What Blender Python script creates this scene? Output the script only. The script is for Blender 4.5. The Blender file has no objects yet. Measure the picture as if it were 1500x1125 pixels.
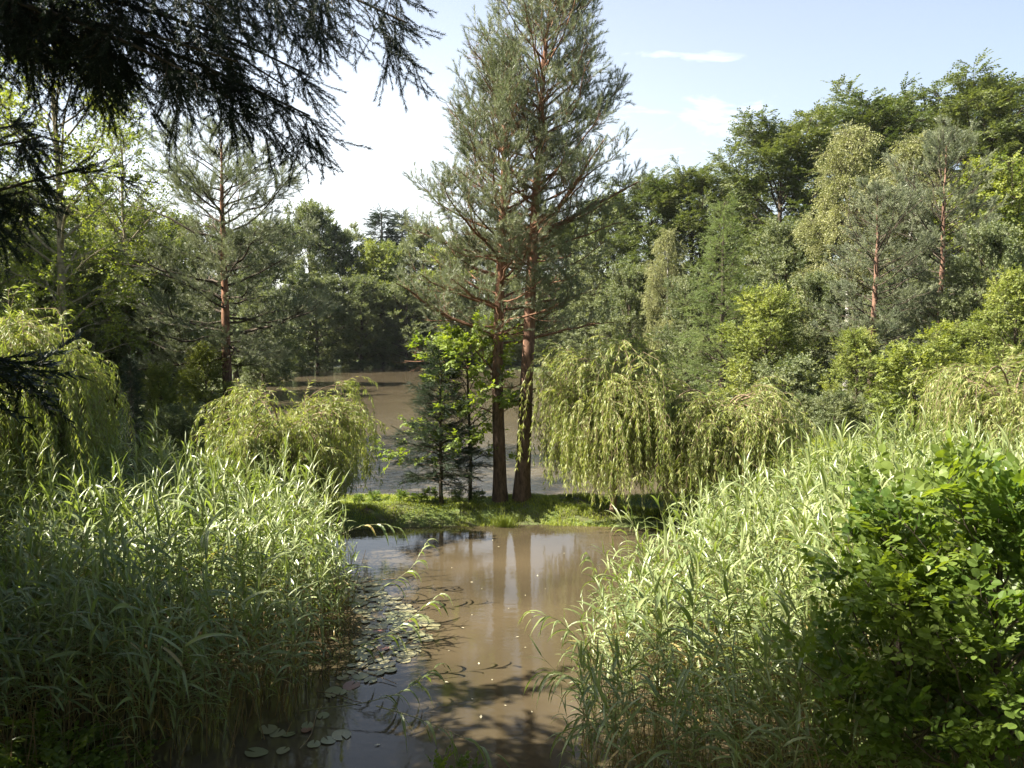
import bpy, math, random
import numpy as np
from mathutils import Vector

R = math.radians
C = bpy.context.scene.collection
F = 1177.0            # focal length in pixels of the 1500 px wide photograph
CAM_Z = 4.0
PITCH = R(4.0)
SUN_AZ, SUN_EL = R(-96), R(46)
HOR = 562.5 - F * math.tan(PITCH)

# ------------------------------------------------------------------ helpers
def px_x(px, y):
    return (px - 750.0) / F * y

def px_z(py, y):
    return CAM_Z - (py - HOR) / F * y

def unit(v):
    n = np.linalg.norm(v, axis=-1, keepdims=True)
    return v / np.maximum(n, 1e-9)

class Geo:
    """collects vertices, triangles and quads; build() links them as one mesh object"""
    def __init__(self):
        self.v, self.t, self.q, self.tint, self.n = [], [], [], [], 0
    def add(self, v, tris=None, quads=None, tint=None):
        v = np.asarray(v, dtype=np.float32).reshape(-1, 3)
        if tris is not None and len(tris):
            self.t.append(np.asarray(tris, dtype=np.int32).reshape(-1, 3) + self.n)
        if quads is not None and len(quads):
            self.q.append(np.asarray(quads, dtype=np.int32).reshape(-1, 4) + self.n)
        self.tint.append(np.full(len(v), 0.5, np.float32) if tint is None else np.broadcast_to(np.asarray(tint, np.float32), (len(v),)))
        self.v.append(v)
        self.n += len(v)
    def instances(self, tmpl, pos, rot, scale, tint):
        """tmpl=(verts, tris, quads); pos (n,3), rot (n,3,3) columns = local axes, scale (n,), tint (n,)"""
        tv, tt, tq = tmpl
        n, m = len(pos), len(tv)
        if n == 0:
            return
        V = np.einsum('nij,mj->nmi', rot, tv) * np.asarray(scale).reshape(-1, 1, 1) + pos[:, None, :]
        off = (np.arange(n) * m)[:, None, None]
        T = (tt[None] + off).reshape(-1, 3) if len(tt) else None
        Q = (tq[None] + off).reshape(-1, 4) if len(tq) else None
        self.add(V.reshape(-1, 3), T, Q, np.repeat(np.clip(tint, 0, 1), m))
    def tubes(self, P, Rad, sides=5):
        """P (N,K,3) centre lines, Rad (N,K) radii"""
        P = np.asarray(P, float); Rad = np.asarray(Rad, float)
        N, K, _ = P.shape
        if N == 0:
            return
        T = np.empty_like(P)
        T[:, 1:-1] = P[:, 2:] - P[:, :-2]; T[:, 0] = P[:, 1] - P[:, 0]; T[:, -1] = P[:, -1] - P[:, -2]
        T = unit(T)
        ref = np.zeros((N, 1, 3)); ref[..., 2] = 1
        m0 = unit(P[:, -1] - P[:, 0])
        ref[np.abs(m0[:, 2]) > 0.8] = (1, 0, 0)
        A = unit(np.cross(T, np.broadcast_to(ref, T.shape))); B = np.cross(T, A)
        ang = np.arange(sides) * 2 * math.pi / sides
        V = P[:, :, None, :] + Rad[:, :, None, None] * (np.cos(ang)[None, None, :, None] * A[:, :, None, :] + np.sin(ang)[None, None, :, None] * B[:, :, None, :])
        k = np.arange(K - 1)[:, None]; s = np.arange(sides)[None]
        a = k * sides + s; b = k * sides + (s + 1) % sides
        q = np.stack([a, b, b + sides, a + sides], -1).reshape(-1, 4)
        Q = (q[None] + (np.arange(N) * K * sides)[:, None, None]).reshape(-1, 4)
        self.add(V.reshape(-1, 3), None, Q)
    def mesh(self, name, mat, smooth=False):
        me = bpy.data.meshes.new(name)
        v = np.concatenate(self.v) if self.v else np.zeros((0, 3), np.float32)
        t = np.concatenate(self.t) if self.t else np.zeros((0, 3), np.int32)
        q = np.concatenate(self.q) if self.q else np.zeros((0, 4), np.int32)
        me.vertices.add(len(v)); me.vertices.foreach_set('co', v.ravel())
        me.loops.add(t.size + q.size)
        me.loops.foreach_set('vertex_index', np.concatenate([t.ravel(), q.ravel()]))
        me.polygons.add(len(t) + len(q))
        st = np.concatenate([np.arange(len(t)) * 3, t.size + np.arange(len(q)) * 4]).astype(np.int32)
        me.polygons.foreach_set('loop_start', st)
        me.polygons.foreach_set('use_smooth', np.full(len(t) + len(q), smooth))
        me.update(calc_edges=True)
        at = me.attributes.new('tint', 'FLOAT', 'POINT')
        at.data.foreach_set('value', np.concatenate(self.tint).astype(np.float32))
        me.materials.append(mat)
        return me
    def build(self, name, mat, parent=None, smooth=False):
        o = bpy.data.objects.new(name, self.mesh(name, mat, smooth)); C.objects.link(o)
        if parent is not None:
            o.parent = parent
        return o

def tag(o, label=None, cat=None, group=None, kind=None):
    if label: o['label'] = label
    if cat: o['category'] = cat
    if group: o['group'] = group
    elif 'group' in o.keys(): del o['group']
    if kind: o['kind'] = kind
    return o

def empty(name, loc=(0, 0, 0)):
    o = bpy.data.objects.new(name, None); C.objects.link(o); o.location = loc
    o.empty_display_size = 0.3
    return o

KIDS = {}
def kids(o):
    return [c for c in C.objects if c.parent == o]

def copy_tree(o):
    if o.name not in KIDS:
        KIDS[o.name] = kids(o)
    c = o.copy(); C.objects.link(c)
    for ch in KIDS[o.name]:
        d = ch.copy(); C.objects.link(d); d.parent = c
    return c

def frames(d, up, roll=None):
    """matrices whose columns are (side, along, normal)"""
    d = unit(d)
    x = np.cross(d, up); bad = np.linalg.norm(x, axis=1) < 0.05
    if bad.any():
        x[bad] = np.cross(d[bad], np.array([1.0, 0.2, 0]))
    x = unit(x); z = np.cross(x, d)
    if roll is not None:
        c, s = np.cos(roll)[:, None], np.sin(roll)[:, None]
        x, z = c * x + s * z, -s * x + c * z
    return np.stack([x, d, z], axis=2)

# ------------------------------------------------------------------ materials
def nodes(name):
    m = bpy.data.materials.new(name); m.use_nodes = True
    nt = m.node_tree; nt.nodes.clear()
    out = nt.nodes.new('ShaderNodeOutputMaterial')
    return m, nt, out

def ramp(nt, a, b, fac, p0=0.0, p1=1.0):
    r = nt.nodes.new('ShaderNodeValToRGB')
    r.color_ramp.elements[0].color = (*a, 1); r.color_ramp.elements[1].color = (*b, 1)
    r.color_ramp.elements[0].position = p0; r.color_ramp.elements[1].position = p1
    nt.links.new(fac, r.inputs[0])
    return r

def leaf_mat(name, dark, light, trans=0.35, tcol=(1.5, 1.7, 0.7), rough=0.5, spec=0.4, old=None):
    m, nt, out = nodes(name)
    at = nt.nodes.new('ShaderNodeAttribute'); at.attribute_name = 'tint'
    r = ramp(nt, dark, light, at.outputs['Fac'])
    if old:
        r.color_ramp.elements[1].position = .9; e_ = r.color_ramp.elements.new(.96); e_.color = (*old, 1)
    p = nt.nodes.new('ShaderNodeBsdfPrincipled')
    p.inputs['Roughness'].default_value = rough; p.inputs['Specular IOR Level'].default_value = spec
    nt.links.new(r.outputs[0], p.inputs['Base Color'])
    mul = nt.nodes.new('ShaderNodeMix'); mul.data_type = 'RGBA'; mul.blend_type = 'MULTIPLY'
    mul.inputs[0].default_value = 1
    nt.links.new(r.outputs[0], mul.inputs[6]); mul.inputs[7].default_value = (*tcol, 1)
    tr = nt.nodes.new('ShaderNodeBsdfTranslucent'); nt.links.new(mul.outputs[2], tr.inputs[0])
    mx = nt.nodes.new('ShaderNodeMixShader'); mx.inputs[0].default_value = trans
    nt.links.new(p.outputs[0], mx.inputs[1]); nt.links.new(tr.outputs[0], mx.inputs[2])
    nt.links.new(mx.outputs[0], out.inputs[0])
    return m

def bark_mat(name, a, b, scale=(14, 14, 3), upper=None, z0=0, z1=1, bump=0.4):
    m, nt, out = nodes(name)
    tc = nt.nodes.new('ShaderNodeTexCoord')
    mp = nt.nodes.new('ShaderNodeMapping'); mp.inputs['Scale'].default_value = scale
    nt.links.new(tc.outputs['Object'], mp.inputs[0])
    no = nt.nodes.new('ShaderNodeTexNoise'); no.inputs['Scale'].default_value = 1.0; no.inputs['Detail'].default_value = 6; no.inputs['Roughness'].default_value = 0.7
    nt.links.new(mp.outputs[0], no.inputs[0])
    r = ramp(nt, a, b, no.outputs[0], 0.36, 0.66)
    col = r.outputs[0]
    if upper:
        sp = nt.nodes.new('ShaderNodeSeparateXYZ'); nt.links.new(tc.outputs['Object'], sp.inputs[0])
        add = nt.nodes.new('ShaderNodeMath'); add.operation = 'MULTIPLY_ADD'
        nt.links.new(no.outputs[0], add.inputs[0]); add.inputs[1].default_value = 2.6; nt.links.new(sp.outputs[2], add.inputs[2])
        mr = nt.nodes.new('ShaderNodeMapRange'); mr.inputs[1].default_value = z0 + 1.3; mr.inputs[2].default_value = z1 + 1.3
        nt.links.new(add.outputs[0], mr.inputs[0])
        r2 = ramp(nt, upper[0], upper[1], no.outputs[0], 0.36, 0.66)
        mix = nt.nodes.new('ShaderNodeMix'); mix.data_type = 'RGBA'
        nt.links.new(mr.outputs[0], mix.inputs[0]); nt.links.new(col, mix.inputs[6]); nt.links.new(r2.outputs[0], mix.inputs[7])
        col = mix.outputs[2]
    p = nt.nodes.new('ShaderNodeBsdfPrincipled'); p.inputs['Roughness'].default_value = 0.9
    p.inputs['Specular IOR Level'].default_value = 0.2
    nt.links.new(col, p.inputs['Base Color'])
    bp = nt.nodes.new('ShaderNodeBump'); bp.inputs['Strength'].default_value = bump; bp.inputs['Distance'].default_value = 0.03
    nt.links.new(no.outputs[0], bp.inputs['Height']); nt.links.new(bp.outputs[0], p.inputs['Normal'])
    nt.links.new(p.outputs[0], out.inputs[0])
    return m

M = {}
M['pine'] = leaf_mat('pine_needles', (0.098, 0.122, 0.068), (0.23, 0.25, 0.155), 0.25, (1.25, 1.3, 0.8), 0.45, 0.5)
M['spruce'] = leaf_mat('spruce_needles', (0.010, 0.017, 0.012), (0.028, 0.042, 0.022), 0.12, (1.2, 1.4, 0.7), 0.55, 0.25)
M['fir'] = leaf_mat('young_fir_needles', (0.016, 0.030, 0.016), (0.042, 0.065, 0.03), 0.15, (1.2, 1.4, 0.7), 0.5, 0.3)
M['larch'] = leaf_mat('larch_needles', (0.085, 0.125, 0.036), (0.18, 0.22, 0.075), 0.35, (1.4, 1.5, .7))
M['beech'] = leaf_mat('beech_leaves', (0.060, 0.086, 0.032), (0.15, 0.172, 0.062), 0.30, (1.45, 1.5, .6))
M['broad'] = leaf_mat('light_broad_leaves', (0.115, 0.155, 0.032), (0.26, 0.285, 0.07), 0.38, (1.5, 1.5, .55))
M['wood'] = leaf_mat('wood_leaves', (0.08, 0.108, 0.046), (0.195, 0.215, 0.105), 0.32, (1.4, 1.45, .65))
M['birch'] = leaf_mat('birch_leaves', (0.17, 0.185, 0.075), (0.31, 0.31, 0.15), 0.35, (1.25, 1.3, 0.75))
M['aspen'] = leaf_mat('aspen_leaves', (0.10, 0.14, 0.035), (0.21, 0.24, 0.06), 0.5, (1.6, 1.6, 0.6))
M['maple'] = leaf_mat('maple_leaves', (0.10, 0.155, 0.025), (0.20, 0.255, 0.05), 0.45, (1.7, 1.65, 0.5))
M['alder'] = leaf_mat('alder_leaves', (0.062, 0.112, 0.021), (0.155, 0.205, 0.045), 0.43, (1.8, 1.75, 0.45), 0.42, 0.35)
M['willow'] = leaf_mat('willow_leaves', (0.145, 0.19, 0.052), (0.33, 0.345, 0.12), 0.38, (1.35, 1.45, 0.5), 0.42, 0.4)
M['reed'] = leaf_mat('reed_leaves', (0.125, 0.172, 0.058), (0.27, 0.305, 0.130), 0.30, (1.4, 1.55, 0.5), 0.38, 0.55, (0.36, 0.27, 0.11))
M['reedstem'] = leaf_mat('reed_stems', (0.16, 0.16, 0.06), (0.24, 0.22, 0.10), 0.05, (1, 1, 1), 0.5, 0.4)
M['drystem'] = leaf_mat('dry_reed_stems', (0.16, 0.105, 0.055), (0.30, 0.21, 0.11), 0.05, (1, 1, 1), 0.7, 0.3)
M['grass'] = leaf_mat('bank_grass', (0.16, 0.205, 0.03), (0.34, 0.37, 0.075), 0.38, (1.4, 1.45, 0.5), 0.5, 0.35)
M['lily'] = leaf_mat('lily_pads', (0.10, 0.135, 0.055), (0.24, 0.215, 0.12), 0.05, (1, 1, 1), 0.32, 0.5)
M['lilyred'] = leaf_mat('reddish_lily_pads', (0.16, 0.055, 0.045), (0.20, 0.10, 0.07), 0.05, (1, 1, 1), 0.32, 0.5)
M['floater'] = leaf_mat('fallen_leaf', (0.42, 0.38, 0.24), (0.6, 0.55, 0.4), 0.05, (1, 1, 1), 0.5, 0.3)
M['pinebark'] = bark_mat('pine_bark', (0.045, 0.030, 0.022), (0.17, 0.115, 0.085), (16, 16, 5), ((0.13, 0.065, 0.04), (0.36, 0.19, 0.115)), 2.0, 5.5)
M['farpinebark'] = bark_mat('far_pine_bark', (0.045, 0.032, 0.025), (0.15, 0.11, 0.085), (16, 16, 5), ((0.10, 0.058, 0.042), (0.27, 0.16, 0.11)), 2.0, 5.5)
M['pinebranch'] = bark_mat('pine_branch_bark', (0.10, 0.055, 0.035), (0.27, 0.15, 0.09), (20, 20, 20))
M['bark'] = bark_mat('grey_brown_bark', (0.035, 0.028, 0.02), (0.12, 0.095, 0.07))
M['willowbark'] = bark_mat('willow_bark', (0.12, 0.085, 0.055), (0.30, 0.22, 0.15))
M['birchbark'] = bark_mat('white_birch_bark', (0.10, 0.09, 0.08), (0.72, 0.70, 0.65), (3, 3, 9))
M['palebark'] = bark_mat('pale_aspen_bark', (0.13, 0.11, 0.07), (0.34, 0.29, 0.20), (6, 6, 9))

def ground_mat():
    m, nt, out = nodes('forest_floor')
    tc = nt.nodes.new('ShaderNodeTexCoord')
    n1 = nt.nodes.new('ShaderNodeTexNoise'); n1.inputs['Scale'].default_value = 1.3; n1.inputs['Detail'].default_value = 9; n1.inputs['Roughness'].default_value = 0.7
    nt.links.new(tc.outputs['Object'], n1.inputs[0])
    r = ramp(nt, (0.055, 0.04, 0.022), (0.085, 0.12, 0.028), n1.outputs[0], 0.38, 0.56)
    p = nt.nodes.new('ShaderNodeBsdfPrincipled'); p.inputs['Roughness'].default_value = 0.95
    nt.links.new(r.outputs[0], p.inputs['Base Color'])
    bp = nt.nodes.new('ShaderNodeBump'); bp.inputs['Strength'].default_value = 0.6; bp.inputs['Distance'].default_value = 0.08
    nt.links.new(n1.outputs[0], bp.inputs['Height']); nt.links.new(bp.outputs[0], p.inputs['Normal'])
    nt.links.new(p.outputs[0], out.inputs[0])
    return m

def water_mat(name, a, b, wscale, strength, rough, dist):
    m, nt, out = nodes(name)
    tc = nt.nodes.new('ShaderNodeTexCoord')
    n1 = nt.nodes.new('ShaderNodeTexNoise'); n1.inputs['Scale'].default_value = 0.35; n1.inputs['Detail'].default_value = 4
    nt.links.new(tc.outputs['Object'], n1.inputs[0])
    r = ramp(nt, a, b, n1.outputs[0], 0.35, 0.65)
    p = nt.nodes.new('ShaderNodeBsdfPrincipled'); p.inputs['Roughness'].default_value = rough
    p.inputs['IOR'].default_value = 1.33
    nt.links.new(r.outputs[0], p.inputs['Base Color'])
    mp = nt.nodes.new('ShaderNodeMapping'); mp.inputs['Scale'].default_value = wscale
    nt.links.new(tc.outputs['Object'], mp.inputs[0])
    n2 = nt.nodes.new('ShaderNodeTexNoise'); n2.inputs['Scale'].default_value = 1; n2.inputs['Detail'].default_value = 4; n2.inputs['Roughness'].default_value = 0.55
    nt.links.new(mp.outputs[0], n2.inputs[0])
    bp = nt.nodes.new('ShaderNodeBump'); bp.inputs['Strength'].default_value = strength; bp.inputs['Distance'].default_value = dist
    nt.links.new(n2.outputs[0], bp.inputs['Height']); nt.links.new(bp.outputs[0], p.inputs['Normal'])
    nt.links.new(p.outputs[0], out.inputs[0])
    return m

# ------------------------------------------------------------------ terrain and water
LAKE = np.array([(-3.6, 18.3), (0, 18.2), (3.5, 18.4), (6.5, 20.5), (9.4, 26), (13.5, 34), (16.5, 42), (13, 55), (6, 68), (-2, 77), (-12, 82), (-24, 82), (-23.5, 70), (-16, 52), (-11, 38), (-7.6, 27), (-5.2, 20.5)])
POND = np.array([(-4.2, 15.4), (-2, 15.9), (0.5, 16.05), (2.2, 15.9), (4.6, 15.9), (6.0, 14), (3.6, 11.5), (3.2, 9), (2.6, 6), (2.2, 3.8), (-4.5, 3.8), (-6.5, 6), (-7, 10), (-6, 13.5)])

def sdist(P, poly):
    """distance to the outline, negative inside"""
    d = np.full(len(P), 1e9); inside = np.zeros(len(P), bool)
    for i in range(len(poly)):
        a, b = poly[i], poly[(i + 1) % len(poly)]
        e = b - a; w = P - a
        t = np.clip((w @ e) / (e @ e), 0, 1)
        d = np.minimum(d, np.linalg.norm(w - t[:, None] * e, axis=1))
        c = (a[1] > P[:, 1]) != (b[1] > P[:, 1])
        xi = a[0] + (P[:, 1] - a[1]) / (e[1] if abs(e[1]) > 1e-9 else 1e-9) * e[0]
        inside ^= c & (P[:, 0] < xi)
    return np.where(inside, -d, d)

def smooth(a, b, x):
    t = np.clip((x - a) / (b - a), 0, 1)
    return t * t * (3 - 2 * t)

def ground_z(x, y):
    x = np.atleast_1d(np.asarray(x, float)); y = np.atleast_1d(np.asarray(y, float))
    P = np.stack([x, y], 1)
    dl, dp = sdist(P, LAKE), sdist(P, POND)
    d = np.minimum(dl, dp)
    wob = 0.05 * np.sin(x * 1.7 + 0.4 * y) + 0.04 * np.sin(y * 2.3 - x * 0.8) + 0.03 * np.sin(x * 4.1 + y * 3.3)
    z = np.where(d < 0, np.maximum(-1.2, d * 0.9), 0.27 * smooth(0, 0.7, d) + wob * smooth(0, 1.2, d))
    z = z + 2.2 * smooth(3.4, 0.8, y) * smooth(-0.2, 2.5, d) * (np.abs(x) < 60)
    hill = np.where(y > 20, smooth(4, 60, dl) * 7.0 + smooth(60, 300, dl) * 10, 0)
    z = z + np.where(d > 0, hill, 0)
    return z

def axis(a, b, lo, hi, n, step):
    mid = np.arange(a, b + 1e-6, step)
    k = np.linspace(0, 1, n + 1)[1:] ** 2
    return np.concatenate([(a + (lo - a) * k)[::-1], mid, b + (hi - b) * k])

gx = axis(-9, 12, -700, 700, 60, 0.3); gy = axis(0, 22, -700, 900, 70, 0.3)
GX, GY = np.meshgrid(gx, gy)
GZ = ground_z(GX.ravel(), GY.ravel())
g = Geo()
nx, ny = len(gx), len(gy)
ii = (np.arange(ny - 1)[:, None] * nx + np.arange(nx - 1)[None]).ravel()
g.add(np.stack([GX.ravel(), GY.ravel(), GZ], 1), None, np.stack([ii, ii + 1, ii + nx + 1, ii + nx], 1))
tag(g.build('ground', ground_mat(), None, True), kind='structure')

def water(name, x0, x1, y0, y1, mat):
    w = Geo(); w.add([(x0, y0, 0), (x1, y0, 0), (x1, y1, 0), (x0, y1, 0)], None, [(0, 1, 2, 3)])
    tag(w.build(name, mat), kind='structure')
water('pond_water', -9, 9, 1.5, 17.1, water_mat('muddy_pond_water', (0.040, 0.032, 0.019), (0.082, 0.063, 0.037), (5, 9, 1), 0.10, 0.015, 0.02))
water('lake_water', -40, 40, 17.1, 100, water_mat('muddy_lake_water', (0.068, 0.054, 0.034), (0.090, 0.072, 0.046), (3, 8, 1), 0.5, 0.04, 0.03))

# ------------------------------------------------------------------ leaf and needle templates (side, along, normal)
rs = np.random.RandomState(7)

def leaf_quad(L, W, fold=0.25, tipdroop=0.15):
    """a folded pointed leaf lying along +y"""
    v = np.array([(0, 0, 0), (W / 2, L * 0.45, fold * W / 2), (0, L * 0.5, 0), (-W / 2, L * 0.45, fold * W / 2), (0, L, -tipdroop * L)])
    t = np.array([(0, 1, 2), (2, 1, 4), (0, 2, 3), (2, 4, 3)])
    return v, t

def leaf_round(L, W, fold=0.2):
    v = np.array([(0, 0, 0), (W * 0.38, L * 0.2, fold * W * .38), (W * 0.5, L * 0.55, fold * W / 2), (W * 0.26, L * 0.9, fold * W * .1), (0, L, -0.05 * L),
                  (-W * 0.26, L * 0.9, fold * W * .1), (-W * 0.5, L * 0.55, fold * W / 2), (-W * 0.38, L * 0.2, fold * W * .38), (0, L * 0.5, 0)])
    t = np.array([(8, i, (i + 1) % 8) for i in range(8)])
    return v, t

def rotm(az, pitch, roll):
    ca, sa, cp, sp, cr, sr = math.cos(az), math.sin(az), math.cos(pitch), math.sin(pitch), math.cos(roll), math.sin(roll)
    Rz = np.array([[ca, -sa, 0], [sa, ca, 0], [0, 0, 1]]); Rx = np.array([[1, 0, 0], [0, cp, -sp], [0, sp, cp]]); Ry = np.array([[cr, 0, sr], [0, 1, 0], [-sr, 0, cr]])
    return Rz @ Rx @ Ry

def spray(n, length, L, W, spread=55, pitch=15, flat=True, kind=leaf_quad, seed=1, sag=0.0):
    r = random.Random(seed); V, T, k = [], [], 0
    for i in range(n):
        s = (i + 0.5) / n
        sd = 1 if i % 2 else -1
        lv, lt = kind(L * r.uniform(.75, 1.15), W * r.uniform(.8, 1.15))
        a = sd * R(spread + r.uniform(-20, 20)) if i < n - 1 else R(r.uniform(-15, 15))
        p = R(r.uniform(-pitch, pitch) - 8) if flat else R(r.uniform(-70, 45))
        m = rotm(-a, p, R(r.uniform(-35, 35) * (1 if flat else 1.8)))
        V.append(lv @ m.T + np.array([0, s * length, -sag * s * s * length])); T.append(lt + k); k += len(lv)
    return np.concatenate(V), np.concatenate(T), np.zeros((0, 4), int)

def needles(n, length, L, W, ang=50, seed=1, flat=0.0, start=0.0):
    r = random.Random(seed); V, T = [], []
    for i in range(n):
        s = start + (1 - start) * (i + r.random()) / n
        az = r.uniform(0, 2 * math.pi)
        a = R(ang + r.uniform(-15, 15)) * (1 - 0.35 * s)
        d = np.array([math.sin(a) * math.cos(az), math.cos(a), math.sin(a) * math.sin(az) * (1 - flat)])
        d /= np.linalg.norm(d)
        side = np.cross(d, [r.uniform(-1, 1), r.uniform(-1, 1), r.uniform(-1, 1)]); side /= np.linalg.norm(side) + 1e-9
        b = np.array([0, s * length, 0]); l = L * r.uniform(.8, 1.15)
        V += [b - side * W / 2, b + side * W / 2, b + d * l]; T.append((3 * i, 3 * i + 1, 3 * i + 2))
    return np.array(V), np.array(T), np.zeros((0, 4), int)

SP = {}
SP['pine'] = needles(40, 0.20, 0.075, 0.0075, 48, 3)
SP['pinefar'] = needles(30, 0.28, 0.12, 0.017, 50, 4)
SP['beech'] = spray(9, 0.42, 0.13, 0.085, 55, 14, True, leaf_quad, 5, .15)
SP['wood'] = spray(9, 0.40, 0.14, 0.10, 60, 30, False, leaf_quad, 6, .1)
SP['broad'] = spray(9, 0.40, 0.13, 0.10, 60, 30, False, leaf_quad, 16, .1)
SP['birch'] = spray(10, 0.50, 0.085, 0.065, 60, 40, False, leaf_quad, 8, .2)
SP['aspen'] = spray(8, 0.30, 0.07, 0.06, 60, 40, False, leaf_quad, 9, .2)
SP['maple'] = spray(7, 0.26, 0.105, 0.085, 55, 18, True, leaf_quad, 10, .15)
SP['alder'] = spray(7, 0.24, 0.085, 0.07, 58, 22, True, leaf_round, 11, .1)
SP['larch'] = needles(26, 0.36, 0.075, 0.014, 65, 12)
SP['spruce'] = needles(130, 0.19, 0.023, 0.0032, 58, 13)
SP['sprucefar'] = needles(26, 0.34, 0.075, 0.02, 50, 14, 0.4)
SP['fir'] = needles(34, 0.20, 0.035, 0.0075, 52, 15, 0.5)

# ------------------------------------------------------------------ trees
def limb_lines(base, az, el0, el1, length, K, rng, wig=0.12):
    n = len(base)
    s = np.linspace(0, 1, K - 1)
    el = el0[:, None] + (el1 - el0)[:, None] * s[None]
    a = az[:, None] + np.cumsum(rng.normal(0, wig, (n, K - 1)), 1)
    el = el + rng.normal(0, wig * .7, (n, K - 1))
    d = np.stack([np.cos(el) * np.cos(a), np.cos(el) * np.sin(a), np.sin(el)], -1) * (length / (K - 1))[:, None, None]
    return np.concatenate([base[:, None], base[:, None] + np.cumsum(d, 1)], 1)

def sample_line(P, idx, s):
    K = P.shape[1]
    f = s * (K - 1); i = np.minimum(f.astype(int), K - 2); w = (f - i)[:, None]
    a, b = P[idx, i], P[idx, i + 1]
    return a + (b - a) * w, unit(b - a)

def grow(base, az, el0, el1, length, rng, o, br, cr, tint0, rbase):
    """limbs from the given bases; o = parameters of the twigs and sprays"""
    n = len(base)
    if n == 0: return
    L = limb_lines(base, az, el0, el1, length, 8, rng, o.get('wig', .12))
    taper = np.linspace(1, 0.12, 8)[None] ** 0.8
    br.tubes(L, np.maximum(rbase[:, None] * taper, o.get('rmin', .004)), 5)
    if o.get('bare'): return
    # side branches
    m = np.maximum(2, (o['sec'] * np.sqrt(length / length.mean())).astype(int))
    li = np.repeat(np.arange(n), m); N = len(li)
    s = o.get('s0', .18) + (1 - o.get('s0', .18)) * rng.uniform(0, 1, N) ** o.get('spow', .8)
    p, d = sample_line(L, li, s)
    upv = np.array([0, 0, 1.0])
    lat = unit(np.cross(d, upv) + 1e-6)
    sd = rng.choice([-1, 1], N)[:, None]
    ph = rng.normal(0, o.get('phi', .5), N)[:, None]
    nrm = np.cross(lat, d)
    a = R(1) * rng.uniform(*o.get('ang', (35, 65)), N)[:, None]
    dd = unit(np.cos(a) * d + np.sin(a) * (sd * lat * np.cos(ph) + nrm * np.sin(ph)) + np.array([0, 0, o.get('lift', 0.0)]))
    sl = o['seclen'] * length[li] * (1.12 - s) ** .7 * rng.uniform(.6, 1.2, N)
    sl = np.maximum(sl, o.get('secmin', .15))
    S = np.empty((N, 5, 3)); S[:, 0] = p; cur = dd
    for k in range(1, 5):
        S[:, k] = S[:, k - 1] + cur * (sl / 4)[:, None]
        cur = unit(cur + np.array([0, 0, o.get('curl', 0.0)]) + rng.normal(0, .1, (N, 3)))
    br.tubes(S, np.maximum(.35 * rbase[li] * (1.1 - s), o.get('rmin', .004) * .9)[:, None] * np.linspace(1, .35, 5)[None], 3)
    # twigs with sprays
    mt = np.maximum(2, (o['ter'] * np.sqrt(sl / sl.mean())).astype(int))
    si = np.repeat(np.arange(N), mt); Q = len(si)
    s2 = rng.uniform(o.get('t0', .15), 1, Q)
    p2, d2 = sample_line(S, si, s2)
    lat2 = unit(np.cross(d2, upv) + 1e-6); n2 = np.cross(lat2, d2)
    ph2 = rng.normal(0, o.get('phi2', .7), Q)[:, None]; sd2 = rng.choice([-1, 1], Q)[:, None]
    a2 = R(1) * rng.uniform(15, 60, Q)[:, None]
    e2 = unit(np.cos(a2) * d2 + np.sin(a2) * (sd2 * lat2 * np.cos(ph2) + n2 * np.sin(ph2)) + np.array([0, 0, o.get('tlift', 0.0)]))
    tl = o.get('terlen', .2) * rng.uniform(.4, 1.2, Q)
    end = p2 + e2 * tl[:, None]
    if o.get('twigs', True):
        br.tubes(np.stack([p2, end], 1), np.full((Q, 2), o.get('rtwig', .003)), 3)
    lk = np.where(rng.uniform(0, 1, n) < o.get('gap', 0), .2, 1.0)
    keep = rng.uniform(0, 1, Q) < o.get('keep', 1.0) * lk[li][si]
    tt = tint0[li][si] + rng.normal(0, .16, Q)
    rot = frames(e2 + rng.normal(0, .15, (Q, 3)), upv, rng.normal(0, o.get('roll', .5), Q))
    cr.instances(o['spray'], end[keep], rot[keep], (o.get('ssc', 1.0) * rng.uniform(.75, 1.25, Q))[keep], tt[keep])
    if o.get('mid'):
        k2 = keep & (rng.uniform(0, 1, Q) < o['mid'])
        rot2 = frames(d2 + rng.normal(0, .3, (Q, 3)), upv, rng.normal(0, .6, Q))
        cr.instances(o['spray'], p2[k2], rot2[k2], (o.get('ssc', 1.0) * rng.uniform(.7, 1.1, Q))[k2], tt[k2])

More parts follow.
